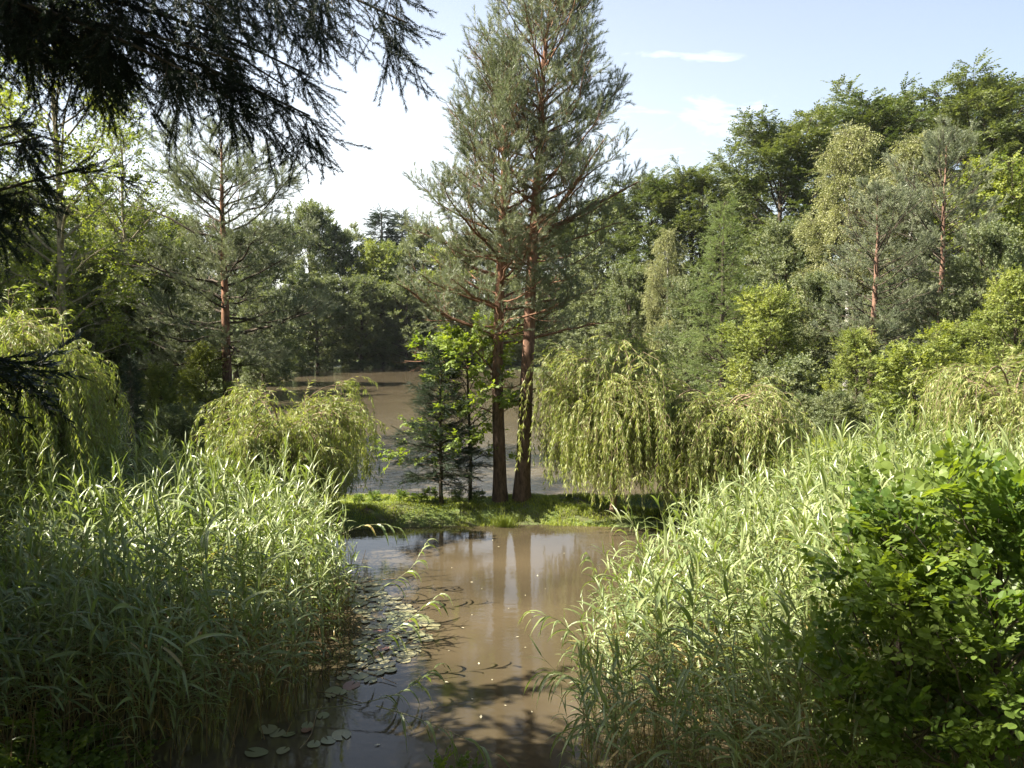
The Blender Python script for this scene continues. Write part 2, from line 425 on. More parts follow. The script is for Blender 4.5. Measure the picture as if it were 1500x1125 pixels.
def tree(name, seed, H, r0, prof, nl, o, bark, leaf, base_t=.2, bend=None, el=(20, 60), el_end=(30, 70), extra=None, branchbark=None, flare=1.25, tpow=1.0, tint_sd=.2, top_r=.012):
    """prof: [(t, reach in m)] along the trunk; el: limb angle at crown base and at the top"""
    rng = np.random.RandomState(seed)
    root = empty(name)
    tr, br, cr = Geo(), Geo(), Geo()
    K = 26
    t = np.linspace(0, 1, K)
    cx, cy = np.cumsum(rng.normal(0, .012 * H / K * 3, K)), np.cumsum(rng.normal(0, .012 * H / K * 3, K))
    cx -= cx[0]; cy -= cy[0]
    if bend:
        bt = [b[0] for b in bend]
        cx = cx * .4 + np.interp(t, bt, [b[1] for b in bend]); cy = cy * .4 + np.interp(t, bt, [b[2] for b in bend])
    TP = np.stack([cx, cy, t * H - .15 * (t == 0)], 1)
    rad = r0 * (1 - t) ** .75 + top_r; rad[0] *= flare * 1.1; rad[1] *= 1 + (flare - 1) * .35
    tr.tubes(TP[None], rad[None], 12)
    tl = base_t + (1 - base_t) * ((np.arange(nl) + rng.uniform(0, 1, nl)) / nl) ** tpow
    tl = np.minimum(tl, .995)
    base = np.stack([np.interp(tl, t, TP[:, k]) for k in range(3)], 1)
    az = np.arange(nl) * 2.399 + rng.uniform(-.5, .5, nl)
    reach = np.interp(tl, [p[0] for p in prof], [p[1] for p in prof]) * rng.uniform(.72, 1.12, nl)
    f = (tl - base_t) / (1 - base_t)
    e0 = R(1) * (el[0] + (el[1] - el[0]) * f + rng.normal(0, 7, nl)); e1 = R(1) * (el_end[0] + (el_end[1] - el_end[0]) * f + rng.normal(0, 8, nl))
    length = reach / np.maximum(.45, np.cos((e0 + e1) / 2))
    rb = np.minimum(.5 * np.interp(tl, t, rad), .012 * length + .006)
    grow(base, az, e0, e1, length, rng, o, br, cr, .5 + rng.normal(0, tint_sd, nl), rb)
    for ex in (extra or []):        # (t, azimuth deg, el0, el1, length, radius, overrides)
        oo = dict(o); oo.update(ex[6] if len(ex) > 6 else {})
        b = np.array([[np.interp(ex[0], t, TP[:, k]) for k in range(3)]])
        one = lambda v: np.array([float(v)])
        grow(b, one(R(ex[1])), one(R(ex[2])), one(R(ex[3])), one(ex[4]), rng, oo, br, cr, one(.5), one(ex[5]))
    tr.build('trunk', bark, root, True)
    br.build('branches', branchbark or bark, root, True)
    cr.build('crown', leaf, root)
    root['h'] = float(max(H * .5, np.percentile(np.concatenate(cr.v)[:, 2], 99.7)))
    return root

def place(o, px, D, topy=None, rot=0.0, scale=None, sx=1.0):
    x = px_x(px, D); z = float(ground_z(x, D)[0])
    if scale is None:
        scale = (px_z(topy, D) - z) / o['h']
    o.location = (x, D, z - .05); o.rotation_euler = (0, 0, rot); o.scale = (scale * sx, scale * sx, scale)
    return o

O_PINE = dict(sec=10, seclen=.42, ter=6, terlen=.16, spray=SP['pine'], ssc=1.1, phi=.8, phi2=.9, lift=.12, curl=.1, tlift=.5, s0=.22, keep=.78, gap=.2, mid=.5, rmin=.004, rtwig=.0028, wig=.17)

# the two tall pines on the grassy bank
YP = 17.0
def m_(pxl): return pxl / F * YP
pr = tree('pine_tree', 21, 10.6, .155, [(.25, .8), (.36, 1.3), (.42, 1.6), (.52, 1.9), (.62, 1.95), (.75, 1.6), (.88, 1.05), (.95, .6), (1, .15)], 92, O_PINE, M['pinebark'], M['pine'], .43,
          [(0, 0, 0), (.3, m_(10), 0), (.52, m_(16), .1), (.73, m_(26), .1), (.86, m_(32), 0), (1, m_(45), 0)], (0, 48), (30, 62), branchbark=M['pinebranch'], tpow=.85,
          extra=[(.515, 14, 38, 26, 3.0, .075, {}), (.515, -25, 40, 48, 2.8, .06, {}), (.325, 10, 22, 8, 1.9, .034, dict(keep=.35)), (.46, 168, 18, 40, 1.6, .03, {}),
                 (.40, 24, 8, 14, 2.1, .028, dict(keep=.55)), (.22, 5, 18, -5, 1.2, .02, dict(keep=.12)), (.24, 190, -20, 12, .9, .02, dict(keep=.1))])
place(pr, 764, YP, scale=1)
tag(pr, 'tall pine with thicker orange trunk, right one of the two on the grassy bank', 'pine tree')
pl = tree('pine_tree', 22, 9.2, .135, [(.25, .8), (.36, 1.6), (.42, 1.9), (.55, 1.9), (.7, 1.6), (.8, 1.15), (.9, .6), (1, .12)], 84, O_PINE, M['pinebark'], M['pine'], .36,
          [(0, 0, 0), (.3, m_(-4), 0), (.6, m_(2), 0), (.8, m_(5), 0), (1, m_(14), 0)], (0, 48), (26, 62), branchbark=M['pinebranch'], tpow=.85,
          extra=[(.385, 178, 26, 16, 2.5, .05, dict(keep=.6)), (.30, 182, 16, 0, 2.2, .026, dict(keep=.2)), (.30, 150, 45, 40, .9, .03, dict(keep=.1)), (.205, 172, 32, -4, 1.1, .02, dict(keep=.05)),
                 (.395, 8, 25, 30, 1.4, .03, dict(keep=.4)), (.45, 205, 12, 30, 2.3, .03, {}), (.21, 15, 25, 10, .8, .016, dict(keep=.05))])
place(pl, 733, YP + .05, scale=1)
tag(pl, 'slimmer pine with darker trunk, left one of the two on the grassy bank', 'pine tree')

# pine on the left shore, wide flat crown
O_P2 = dict(O_PINE, sec=13, ter=8, phi=.5, spray=SP['pine'], ssc=1.35, lift=.1, curl=.08, s0=.1, spow=.9, mid=.8, wig=.22)
pz = tree('pine_tree', 23, 10.6, .19, [(.25, 1.5), (.36, 3.6), (.5, 3.4), (.7, 3.2), (.85, 2.2), (.95, 1.2), (1, .5)], 60, O_P2, M['pinebark'], M['pine'], .28, None, (-6, 40), (8, 50), branchbark=M['bark'],
          extra=[(.31, 175, -4, -8, 3.4, .05, dict(keep=.6)), (.38, 10, 6, 22, 3.6, .05, {})])
place(pz, 332, 24, 170, 0.0)
tag(pz, 'dark wide-crowned pine with bare lower trunk behind the left willow', 'pine tree')

# pines of the right shore
O_P3 = dict(O_PINE, sec=8, ter=6, spray=SP['pinefar'], ssc=1.0, mid=.8, rtwig=.005, rmin=.008)
pa = tree('pine_tree', 31, 12.5, .19, [(.2, 2.2), (.35, 2.9), (.55, 2.7), (.75, 2.1), (.9, 1.3), (1, .35)], 88, O_P3, M['farpinebark'], M['pine'], .2, None, (0, 50), (14, 66), branchbark=M['bark'])
place(pa, 1377, 36, 186)
tag(pa, 'grey-green pine with orange trunk, the tallest on the right shore', 'pine tree')
pb = copy_tree(pa); place(pb, 1277, 34, 262, 2.1, sx=1.15)
tag(pb, 'shorter pine with slim reddish trunk beside the pale birch', 'pine tree')

# broadleaf prototypes
O_BEECH = dict(sec=12, seclen=.40, ter=7, terlen=.4, spray=SP['beech'], ssc=1.4, phi=.4, phi2=.4, lift=.08, curl=-.02, s0=.12, spow=.85, mid=.7, rmin=.012, rtwig=.006, roll=.3)
O_WOOD = dict(sec=9, seclen=.42, ter=7, terlen=.35, spray=SP['wood'], ssc=1.2, phi=.8, phi2=.9, lift=.1, curl=.03, s0=.15, spow=.8, mid=.7, rmin=.012, rtwig=.006)
O_BROAD = dict(O_WOOD, spray=SP['broad'], ssc=1.15)
O_BIRCH = dict(sec=10, seclen=.36, ter=8, terlen=.4, spray=SP['birch'], ssc=1.1, phi=.8, phi2=.9, lift=.0, curl=-.22, tlift=-.6, s0=.25, spow=.7, mid=.6, rmin=.009, rtwig=.004)
ROUND = [(.12, 2.6), (.3, 4.4), (.5, 5.0), (.7, 4.4), (.85, 3.2), (.95, 1.8), (1, .8)]
b1 = tree('beech_tree', 41, 17, .32, ROUND, 84, O_BEECH, M['bark'], M['beech'], .08, None, (5, 64), (5, 52), tint_sd=.22)
b2 = tree('beech_tree', 42, 17, .32, [(.1, 3), (.3, 4.2), (.5, 4.6), (.68, 4.6), (.82, 3.6), (.93, 2.4), (1, 1.2)], 84, O_BEECH, M['bark'], M['beech'], .08, None, (5, 66), (0, 55), tint_sd=.22)
w1 = tree('broadleaf_tree', 43, 14, .25, [(.1, 2.6), (.3, 3.6), (.5, 3.9), (.7, 3.3), (.85, 2.3), (.95, 1.3), (1, .5)], 58, O_WOOD, M['bark'], M['wood'], .06, None, (5, 65), (20, 65))
w2 = tree('broadleaf_tree', 44, 14, .25, [(.05, 2.3), (.25, 3.2), (.5, 3.2), (.7, 2.6), (.85, 1.7), (.95, .9), (1, .3)], 58, O_WOOD, M['bark'], M['wood'], .05, None, (5, 65), (20, 70))
g1 = tree('broadleaf_tree', 45, 10, .15, [(.05, 1.9), (.25, 2.7), (.5, 2.7), (.7, 2.2), (.85, 1.5), (.95, .9), (1, .3)], 54, dict(O_BROAD, ssc=.95, seclen=.42), M['bark'], M['broad'], .06, None, (5, 65), (20, 70))
bi = tree('birch_tree', 46, 14, .16, [(.15, 1.9), (.3, 2.5), (.5, 2.4), (.7, 1.8), (.85, 1.1), (.95, .6), (1, .2)], 60, O_BIRCH, M['birchbark'], M['birch'], .18, None, (35, 70), (5, 55), branchbark=M['bark'])
la = tree('larch_tree', 47, 11, .15, [(.1, 2.3), (.3, 2.3), (.5, 1.8), (.7, 1.2), (.85, .7), (1, .12)], 78, dict(sec=10, seclen=.34, ter=5, terlen=.22, spray=SP['larch'], ssc=1.0, phi=.5, phi2=.6, curl=-.1, s0=.15, mid=.8, rmin=.008, rtwig=.004), M['bark'], M['larch'], .12, None, (0, 40), (8, 45))
O_SPR = dict(sec=10, seclen=.34, ter=5, terlen=.2, spray=SP['sprucefar'], ssc=1.5, phi=.3, phi2=.5, curl=-.12, lift=-.05, s0=.15, mid=.9, rmin=.008, rtwig=.004)
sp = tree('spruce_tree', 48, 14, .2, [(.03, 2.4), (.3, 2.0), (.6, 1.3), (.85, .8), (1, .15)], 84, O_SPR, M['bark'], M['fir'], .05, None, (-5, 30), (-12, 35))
bu = tree('shrub', 49, 4, .05, [(0, 1.5), (.3, 2.2), (.6, 1.9), (.85, 1.2), (1, .5)], 34, dict(O_WOOD, ssc=.9, sec=7, ter=6, rmin=.005, rtwig=.003), M['bark'], M['wood'], .03, None, (10, 70), (0, 55))

used = set()
def put(proto, px, D, topy, label, cat, rot=None, sx=1.0, group=None):
    if proto.name in used:
        o = copy_tree(proto)
    else:
        o = proto; used.add(proto.name)
    place(o, px, D, topy, (px * .37 + D) % 6.28 if rot is None else rot, None, sx)
    tag(o, label, cat, group)
    return o

BT = 'broadleaf tree'
# right hillside
put(b1, 1140, 54, 175, 'dark beech on the left end of the tall right-hand beech row', 'beech tree')
put(b2, 1248, 56, 130, 'tall beech with feathery top rising behind the pale birch', 'beech tree')
put(b1, 1415, 58, 120, 'tallest beech with broad domed crown behind the grey-green pine', 'beech tree', 2.2, 1.05)
put(b2, 1480, 54, 155, 'dark beech at the right picture edge beside the domed beech', 'beech tree', 4)
put(b1, 1325, 62, 160, 'darker beech seen in the dip between the two highest beech crowns', 'beech tree', 5)
put(bi, 1240, 42, 192, 'pale yellow-green birch with white trunk in front of the beeches', 'birch tree')
put(bi, 1330, 44, 205, 'pale birch half hidden behind the grey-green pine', 'birch tree', 3, 1.1)
put(g1, 1470, 40, 235, 'yellow-green broadleaf tree under the beech at the right edge', BT, sx=1.3)
put(la, 1060, 40, 296, 'slender light green larch with dark straight trunk on the right shore', 'larch tree')
put(w1, 1150, 46, 320, 'leafy mid green tree between the larch and the pale birch', BT)
put(w2, 1190, 38, 400, 'dark leafy tree standing in the gap right of the larch', BT)
put(b2, 1010, 60, 240, 'tall dark tree left of the larch with ragged top', BT, 1)
put(b1, 950, 62, 262, 'dark green tree showing just right of the bank pines', BT, 3)
put(bi, 975, 52, 340, 'small pale birch in front of the dark trees right of the pines', 'birch tree', 1, .8)
put(w1, 1080, 64, 268, 'dark tree filling the skyline above the larch', BT, 2)
put(w2, 890, 66, 290, 'mid green tree behind the right limb of the thicker bank pine', BT)
put(w1, 1010, 48, 400, 'leafy tree at the water behind the weeping willow', BT, 5)
put(w2, 920, 56, 390, 'broad leafy tree over the water between pines and willow', BT, 2, 1.2)
put(g1, 1120, 36, 420, 'light green tree on the shore behind the second weeping willow', BT, 2, 1.1)
put(g1, 1485, 25, 395, 'bright green young tree at the right edge above the yellow willow', BT, 1, .95)
put(g1, 1255, 27, 480, 'bright green sapling in front of the reddish pine trunk', BT, 4, 1.1)
put(g1, 1400, 28, 470, 'dense green young tree behind the slim sapling on the right shore', BT, 5, 1.2)
put(w2, 1440, 33, 330, 'mid green tree between the grey-green pine and the right edge', BT, 1)
put(w1, 1310, 38, 400, 'dark leafy tree between the two reddish pine trunks', BT, 1)
# far shore, from left to right
put(w1, 400, 74, 322, 'leafy tree on the far shore seen through the left pine branches', BT, 1)
put(w2, 455, 84, 300, 'tall tree on the far shore just right of the left pine', BT, 2)
put(pa, 512, 88, 300, 'far pine standing above the rest in the gap left of the bank pines', 'pine tree', 1) if False else None
put(sp, 560, 92, 312, 'pointed dark spruce rising over the far shore treeline', 'spruce tree', 1, 1.6)
put(sp, 590, 96, 314, 'second pointed spruce on the far skyline close to the bank pines', 'spruce tree', 2, 1.5)
put(w1, 505, 86, 330, 'rounded green tree at the far shore in the skyline gap', BT, 4)
put(g1, 560, 84, 355, 'pale green rounded tree below the far spruces', BT, 1, 1.1)
put(w2, 620, 88, 330, 'green tree on the far shore behind the left bank pine', BT, 3)
put(g1, 655, 84, 360, 'pale tree at the far shore left of the bank pine trunks', BT, 3, 1.2)
put(w1, 700, 88, 335, 'dark tree on the far shore directly behind the slimmer pine', BT, 2)
put(w2, 760, 84, 330, 'dark tree on the far shore directly behind the thicker pine', BT, 5)
put(b1, 830, 78, 318, 'dark tree on the far shore right of the thicker pine', BT, 5)
put(w1, 465, 78, 400, 'low leafy tree leaning over the far water at the left', BT, 3, 1.3)
put(w2, 530, 80, 405, 'low dark tree over the far waterline in the open gap', BT, 1, 1.3)
put(w1, 595, 80, 410, 'low rounded tree over the far waterline above the fir', BT, 5, 1.3)
put(w2, 665, 80, 410, 'low leafy tree on the far waterline behind the sapling', BT, 2, 1.3)
put(w1, 735, 78, 405, 'low dark tree on the far waterline between the pine trunks', BT, 4, 1.3)
put(w2, 805, 74, 405, 'low dark tree on the far waterline above the left willow edge', BT, 3, 1.3)
put(w1, 865, 68, 400, 'low leafy tree on the far waterline above the weeping willow', BT, 2, 1.2)
# left shore
put(w1, 205, 40, 300, 'dark leafy tree left of the left pine trunk', BT, 2)
put(w2, 275, 46, 318, 'dark tree directly behind the left pine', BT, 4)
put(b1, 120, 44, 290, 'broad dark tree behind the pale slender aspen', BT, 2)
put(w2, 20, 40, 270, 'dark leafy tree at the left edge behind the spruce branch', BT, 3)
put(b2, 345, 56, 325, 'dense tree behind the left pine trunk on the shore', BT, 3)
put(w2, 60, 25, 345, 'dense shaded tree rising behind the big left-hand willow', BT, 2, 1.2)
put(w1, 132, 27, 352, 'dense shaded tree under the pale-barked aspen', BT, 1, 1.2)
put(w2, 222, 28, 342, 'dense shaded tree between the aspen and the left pine', BT, 4, 1.2)
put(w1, 150, 29, 400, 'shaded leafy tree beside the big left-hand willow', BT, 5, 1.1)
put(w2, 255, 32, 420, 'shaded tree with low branches left of the pine trunk', BT, 1, 1.1)
put(w1, 385, 50, 420, 'shaded tree hanging over the left lake shore', BT, 3, 1.2)
put(g1, 300, 24, 500, 'bright yellow-green bush lit through behind the left willow', BT, 2, 1.0)
put(g1, 235, 22, 530, 'small bright sapling left of the yellow-green bush', BT, 1, .9)
put(sp, 190, 17.5, 520, 'small dark young spruce beside the big left-hand willow', 'spruce tree', 3, .8)

# shrubs along the far waterline and under the trees
for i, (px, D, ty) in enumerate([(440, 83, 470), (478, 84.5, 480), (512, 85, 484), (548, 85, 476), (580, 85, 486), (622, 84.5, 480), (664, 83.5, 482), (702, 82.5, 478), (742, 81, 482), (790, 78, 476), (838, 73, 472),
                                 (880, 68.5, 470), (930, 62, 466), (985, 55, 470), (1040, 48, 478), (1095, 42.5, 485), (1130, 38, 490), (1160, 33, 520), (405, 68, 470), (385, 58, 480)]):
    put(bu, px, D, ty, 'dark leafy shrub hanging over the far waterline', 'shrub', i * 1.3, 1.3, 'shrubs along the far waterline')
for i, (px, D, ty, lb) in enumerate([(1180, 28.5, 575, 'low shrub at the water end right of the second willow'), (1225, 25.5, 570, 'green shrub at the foot of the bright sapling'), (1290, 25, 575, 'green shrub left of the slim sapling trunk'),
                                     (1395, 24, 560, 'green shrub right of the slim sapling trunk'), (1450, 22, 560, 'green shrub in front of the right edge tree'), (1330, 30, 540, 'shaded shrub behind the slim sapling'),
                                     (100, 20, 560, 'shaded shrub behind the big left-hand willow'), (265, 19, 590, 'shaded shrub left of the left bank willow'), (350, 26, 560, 'shaded shrub at the foot of the left pine')]):
    put(bu, px, D, ty, lb, 'shrub', i * 1.7, 1.1)

# slim sapling on the right shore
sap = tree('sapling', 51, 3.9, .035, [(.2, .9), (.4, 1.5), (.6, 1.6), (.8, 1.2), (1, .4)], 40, dict(sec=7, seclen=.42, ter=6, terlen=.16, spray=SP['maple'], ssc=.8, phi=.5, phi2=.6, s0=.25, mid=.6, rmin=.004, rtwig=.002), M['bark'], M['broad'], .22, None, (20, 65), (10, 55))
put(sap, 1343, 22.5, 476, 'slim sapling with thin bare trunk and leafy crown on the right shore', 'sapling', 0, 1.15)

# aspen on the left
asp = tree('aspen_tree', 52, 12, .11, [(.2, 1.4), (.35, 2.2), (.55, 2.2), (.75, 1.7), (.9, 1.0), (1, .3)], 46, dict(sec=8, seclen=.42, ter=6, terlen=.3, spray=SP['aspen'], ssc=1.05, phi=.8, phi2=.9, lift=.1, curl=-.05, s0=.25, mid=.5, rmin=.006, rtwig=.003, keep=.9), M['palebark'], M['aspen'], .22, None, (30, 65), (20, 60))
put(asp, 92, 19, -60, 'pale-barked aspen with loose yellow-green leaves at the upper left', 'aspen tree', .5)
put(asp, -40, 21, 20, 'second loose-leaved aspen cut by the left picture edge', 'aspen tree', 3)
put(asp, 190, 27, 150, 'thin aspen between the pale-barked aspen and the left pine', 'aspen tree', 2)

# young fir and maple sapling on the bank
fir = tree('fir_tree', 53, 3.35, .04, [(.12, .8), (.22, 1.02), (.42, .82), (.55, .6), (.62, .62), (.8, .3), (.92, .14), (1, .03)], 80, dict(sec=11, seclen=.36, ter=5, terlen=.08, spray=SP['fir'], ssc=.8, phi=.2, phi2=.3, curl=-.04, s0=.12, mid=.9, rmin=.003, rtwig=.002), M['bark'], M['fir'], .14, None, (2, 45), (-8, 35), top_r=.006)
place(fir, 645, 16.95, scale=1)
tag(fir, 'small dark young fir with tiered boughs on the grassy bank', 'fir tree')
map_ = tree('maple_sapling', 54, 3.3, .03, [(.2, .5), (.38, 1.0), (.55, 1.0), (.75, .9), (.9, .6), (1, .25)], 26, dict(sec=6, seclen=.42, ter=5, terlen=.14, spray=SP['maple'], ssc=.8, phi=.5, phi2=.6, s0=.3, mid=.5, rmin=.003, rtwig=.0018), M['bark'], M['maple'], .28, [(0, 0, 0), (.3, .02, 0), (1, -.05, 0)], (25, 70), (15, 55),
            extra=[(.3, 178, 18, 0, 1.9, .014, {}), (.42, 172, 25, 5, 1.5, .012, {})])
place(map_, 688, 17.25, scale=1)
tag(map_, 'bright green leafy maple sapling behind the young fir on the bank', 'sapling')

# ------------------------------------------------------------------ weeping willows
LW = leaf_quad(.105, .017, .2, .1)
def willow(name, seed, H, R0, lowz, ntop, nst, rt, bark=M['willowbark'], leaf=M['willow'], asym=None, top=.9, up=(35, 75), lean=(0, 0), lsc=1.0, dens=1.0):
    rng = np.random.RandomState(seed); root = empty(name)
    tr, br, cr = Geo(), Geo(), Geo()
    t = np.linspace(0, 1, 10)
    hb = H - top
    TP = np.stack([lean[0] * t + .06 * np.sin(t * 5), lean[1] * t + .05 * np.sin(t * 4 + 1), t * hb - .1 * (t == 0)], 1)
    rad = rt * (1 - .45 * t); rad[0] *= 1.4
    tr.tubes(TP[None], rad[None], 10)
    az = np.arange(ntop) * 2.399 + rng.uniform(-.4, .4, ntop)
    reach = R0 * rng.uniform(.3, 1.08, ntop)
    if asym is not None: reach = reach * np.interp((np.degrees(az) % 360), [a[0] for a in asym], [a[1] for a in asym])
    K = 12
    el = np.linspace(0, 1, K - 1)[None] * R(-1) * rng.uniform(95, 135, ntop)[:, None] + R(1) * rng.uniform(up[0], up[1], ntop)[:, None]
    el = np.maximum(el, R(-75))
    d = np.stack([np.cos(el) * np.cos(az[:, None]), np.cos(el) * np.sin(az[:, None]), np.sin(el)], -1)
    sc = reach / np.sum(np.cos(el), 1)
    pts = np.concatenate([np.zeros((ntop, 1, 3)), np.cumsum(d * sc[:, None, None], 1)], 1)
    zf = top / max(1e-3, np.percentile(pts[:, :, 2].max(1), 85))
    pts[:, :, 2] *= np.minimum(1.0, zf * 1.0) if zf < 1 else min(zf, 1.6)
    st0 = rng.uniform(.8, 1, ntop)
    pts += np.stack([np.interp(st0, t, TP[:, k]) for k in range(3)], 1)[:, None]
    br.tubes(pts, (rt * .35 * rng.uniform(.5, 1, ntop))[:, None] * np.linspace(1, .12, K)[None], 5)
    # hanging strands, gathered in bunches, and short loose shoots on the dome
    nb = nst // 6
    lb = rng.randint(0, ntop, nb); sb = rng.uniform(.10, 1, nb) ** .8
    bb = lowz + rng.uniform(0, 1, nb) ** 2.2 * (H - lowz) * .75
    bi_ = np.repeat(np.arange(nb), 6)[:nst]; nst = len(bi_)
    li = lb[bi_]; s = np.clip(sb[bi_] + rng.normal(0, .05, nst), .05, 1)
    p, dd = sample_line(pts, li, s)
    ob = rng.normal(0, .6, (nb, 3))[bi_]
    out = dd * np.array([1, 1, 0]) + (ob + rng.normal(0, .3, (nst, 3))) * np.array([1, 1, 0])
    bottom = bb[bi_] + rng.normal(0, .15, nst)
    loose = rng.uniform(0, 1, nst) < .36
    Ls = np.clip(p[:, 2] - bottom, .25, None) * rng.uniform(.92, 1.08, nst)
    Ls = np.where(loose, rng.uniform(.3, 1.0, nst), Ls)
    KS = 9
    S = np.empty((nst, KS, 3)); S[:, 0] = p
    cur = unit(out * .9 + np.array([0, 0, .35]) + rng.normal(0, .25, (nst, 3)) + loose[:, None] * np.array([0, 0, .75]))
    for k in range(1, KS):
        S[:, k] = S[:, k - 1] + cur * (Ls / (KS - 1))[:, None]
        w = np.where(loose, .2, .45 if k < 3 else .65)[:, None]
        cur = unit(cur * (1 - w) + np.array([0, 0, -1.0]) * w + rng.normal(0, .09, (nst, 3)) * np.array([1, 1, .2]))
    # side twigs of the strands
    n2 = int(nst * .9); i2 = rng.randint(0, nst, n2); p2_, d2_ = sample_line(S, i2, rng.uniform(.1, .8, n2))
    S2 = np.empty((n2, KS, 3)); S2[:, 0] = p2_; L2 = rng.uniform(.15, .5, n2) * np.minimum(1, .4 + .4 * Ls[i2])
    cur = unit(d2_ * .5 + rng.normal(0, .7, (n2, 3)) + np.array([0, 0, .15]))
    for k in range(1, KS):
        S2[:, k] = S2[:, k - 1] + cur * (L2 / (KS - 1))[:, None]; cur = unit(cur * .75 + np.array([0, 0, -.3]) + rng.normal(0, .08, (n2, 3)))
    S2[:, :, 2] = np.maximum(S2[:, :, 2], lowz * .7)
    S = np.concatenate([S, S2]); Ls = np.concatenate([Ls, L2]); nst = len(S)
    br.tubes(S, np.broadcast_to(np.linspace(.004, .0015, KS), (nst, KS)), 3)
    nl = np.maximum(6, (Ls / .026 * dens).astype(int))
    si = np.repeat(np.arange(nst), nl); Q = len(si)
    s2 = rng.uniform(0.03, 1, Q)
    p2, d2 = sample_line(S, si, s2)
    a = rng.uniform(0, 2 * math.pi, Q)
    side = np.stack([np.cos(a), np.sin(a), np.zeros(Q)], 1)
    e = unit(d2 * .9 + side * .75 + np.array([0, 0, -.35]))
    tint = (.5 + rng.normal(0, .2, nst))[si] + rng.normal(0, .18, Q)
    cr.instances((LW[0], LW[1], np.zeros((0, 4), int)), p2, frames(e, np.array([0, 0, 1.0]), rng.uniform(-1.5, 1.5, Q)), lsc * rng.uniform(.7, 1.3, Q), tint)
    tr.build('trunk', bark, root, True); br.build('branches', M['willowbark'], root, True); cr.build('crown', leaf, root)
    root['h'] = float(H)
    return root

wl1 = willow('weeping_willow', 61, 2.85, 1.4, .12, 80, 2000, .06, top=.7, up=(25, 85))
wl1.location = (px_x(900, 16.4), 16.4, .3)
tag(wl1, 'weeping willow with long curtain of twigs, left one of the pair right of the pines', 'willow tree')
wl2 = willow('weeping_willow', 62, 2.35, 1.15, .15, 76, 1900, .11, top=.6, up=(25, 85), bark=M['bark'])
wl2.location = (px_x(1062, 15.7), 15.7, .2)
tag(wl2, 'weeping willow with thick dark trunk, right one of the pair beside the lake', 'willow tree')
wl3 = willow('weeping_willow', 63, 2.0, 1.55, .2, 80, 2000, .09, top=.8, up=(25, 85))
wl3.location = (px_x(418, 15.2), 15.2, .25)
tag(wl3, 'rounded yellow-green willow standing behind the left reeds', 'willow tree')
wl4 = willow('weeping_willow', 64, 4.2, 1.1, .3, 60, 1800, .14, top=1.0)
wl4.location = (px_x(25, 12.8), 12.8, .2)
tag(wl4, 'big shaded willow hanging down at the left picture edge', 'willow tree')
wl5 = willow('weeping_willow', 65, 2.7, 1.5, .3, 60, 1500, .09, top=.8, up=(25, 85))
wl5.location = (px_x(1490, 14.5), 14.5, .3)
tag(wl5, 'yellowish willow at the right picture edge behind the reeds', 'willow tree')

# ------------------------------------------------------------------ overhanging spruce at the left
O_OVER = dict(sec=18, seclen=.22, ter=9, terlen=.10, spray=SP['spruce'], ssc=1.05, phi=.6, phi2=.5, ang=(25, 75), lift=-.55, curl=-.24, tlift=-.1, wig=.05, s0=.22, spow=.75, mid=1.0, rmin=.004, rtwig=.0025, secmin=.3, t0=.0)
rng = np.random.RandomState(71)
def over_spruce():
    root = empty('spruce_tree', (-5.3, 5.2, 1.0))
    tr, br, cr, lo = Geo(), Geo(), Geo(), Geo()
    z = np.linspace(-1, 9.5, 14)
    tr.tubes(np.stack([0 * z, 0 * z, z], 1)[None], (.24 * (1 - (z + 1) / 10.8) + .01)[None], 12)
    one = lambda v: np.array([float(v)])
    # limbs that reach into the picture: start height, target point in the world
    for (z0, px, py, D, arch) in [(6.2, 600, 60, 4.9, .5), (6.5, 470, 40, 5.2, .6), (5.9, 330, 60, 4.8, .4), (6.6, 560, -20, 4.4, .4), (7.0, 420, -40, 5.5, .5), (6.2, 60, 20, 4.7, .4), (6.4, 390, 90, 5.0, .6), (6.0, 410, 150, 4.8, .5), (6.1, 440, 105, 5.2, .5), (5.8, 345, 140, 5.0, .4), (6.2, 500, 75, 4.6, .5), (6.3, 545, 62, 5.0, .5), (5.8, 290, 70, 4.5, .4), (6.0, 380, 178, 5.3, .5),
                                  (4.0, 125, 262, 5.8, .25), (4.4, 60, 215, 5.4, .2), (4.5, 30, 190, 6.0, .2)]:
        tgt = np.array([px_x(px, D), D, px_z(py, D)]) - np.array([-5.3, 5.2, 1.0])
        b = np.array([0, 0, z0 - 1.0]); v = tgt - b
        hl = math.hypot(v[0], v[1]); L = math.sqrt(hl ** 2 + v[2] ** 2) * 1.04
        el = math.atan2(v[2], hl)
        oo = dict(O_OVER, sec=int(5.6 * L), s0=.3)
        grow(b[None], one(math.atan2(v[1], v[0])), one(el + arch * .6), one(el - arch * .6), one(L), rng, oo, br, cr, one(.4), one(.03))
    # the rest of the crown, out of the picture, that shades the bank
    n = 70
    t = np.linspace(.28, .98, n)
    reach = np.interp(t, [0, .3, .6, 1], [2.6, 2.6, 1.8, .2]) * rng.uniform(.8, 1.1, n)
    az = np.arange(n) * 2.399
    bad = (np.cos(az) * reach > 1.0) & (t < .75)
    reach = np.where(bad, .9, reach)
    base = np.stack([0 * t, 0 * t, t * 10.4 - 1], 1)
    grow(base, az, np.full(n, R(0)), np.full(n, R(-15)), reach, rng, dict(O_SPR, sec=9, ter=5), br, cr, np.full(n, .4), np.full(n, .03))
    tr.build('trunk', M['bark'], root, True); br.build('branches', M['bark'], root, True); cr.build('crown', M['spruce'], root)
    tag(root, 'dark spruce whose drooping boughs hang into the upper left of the picture', 'spruce tree')
over_spruce()

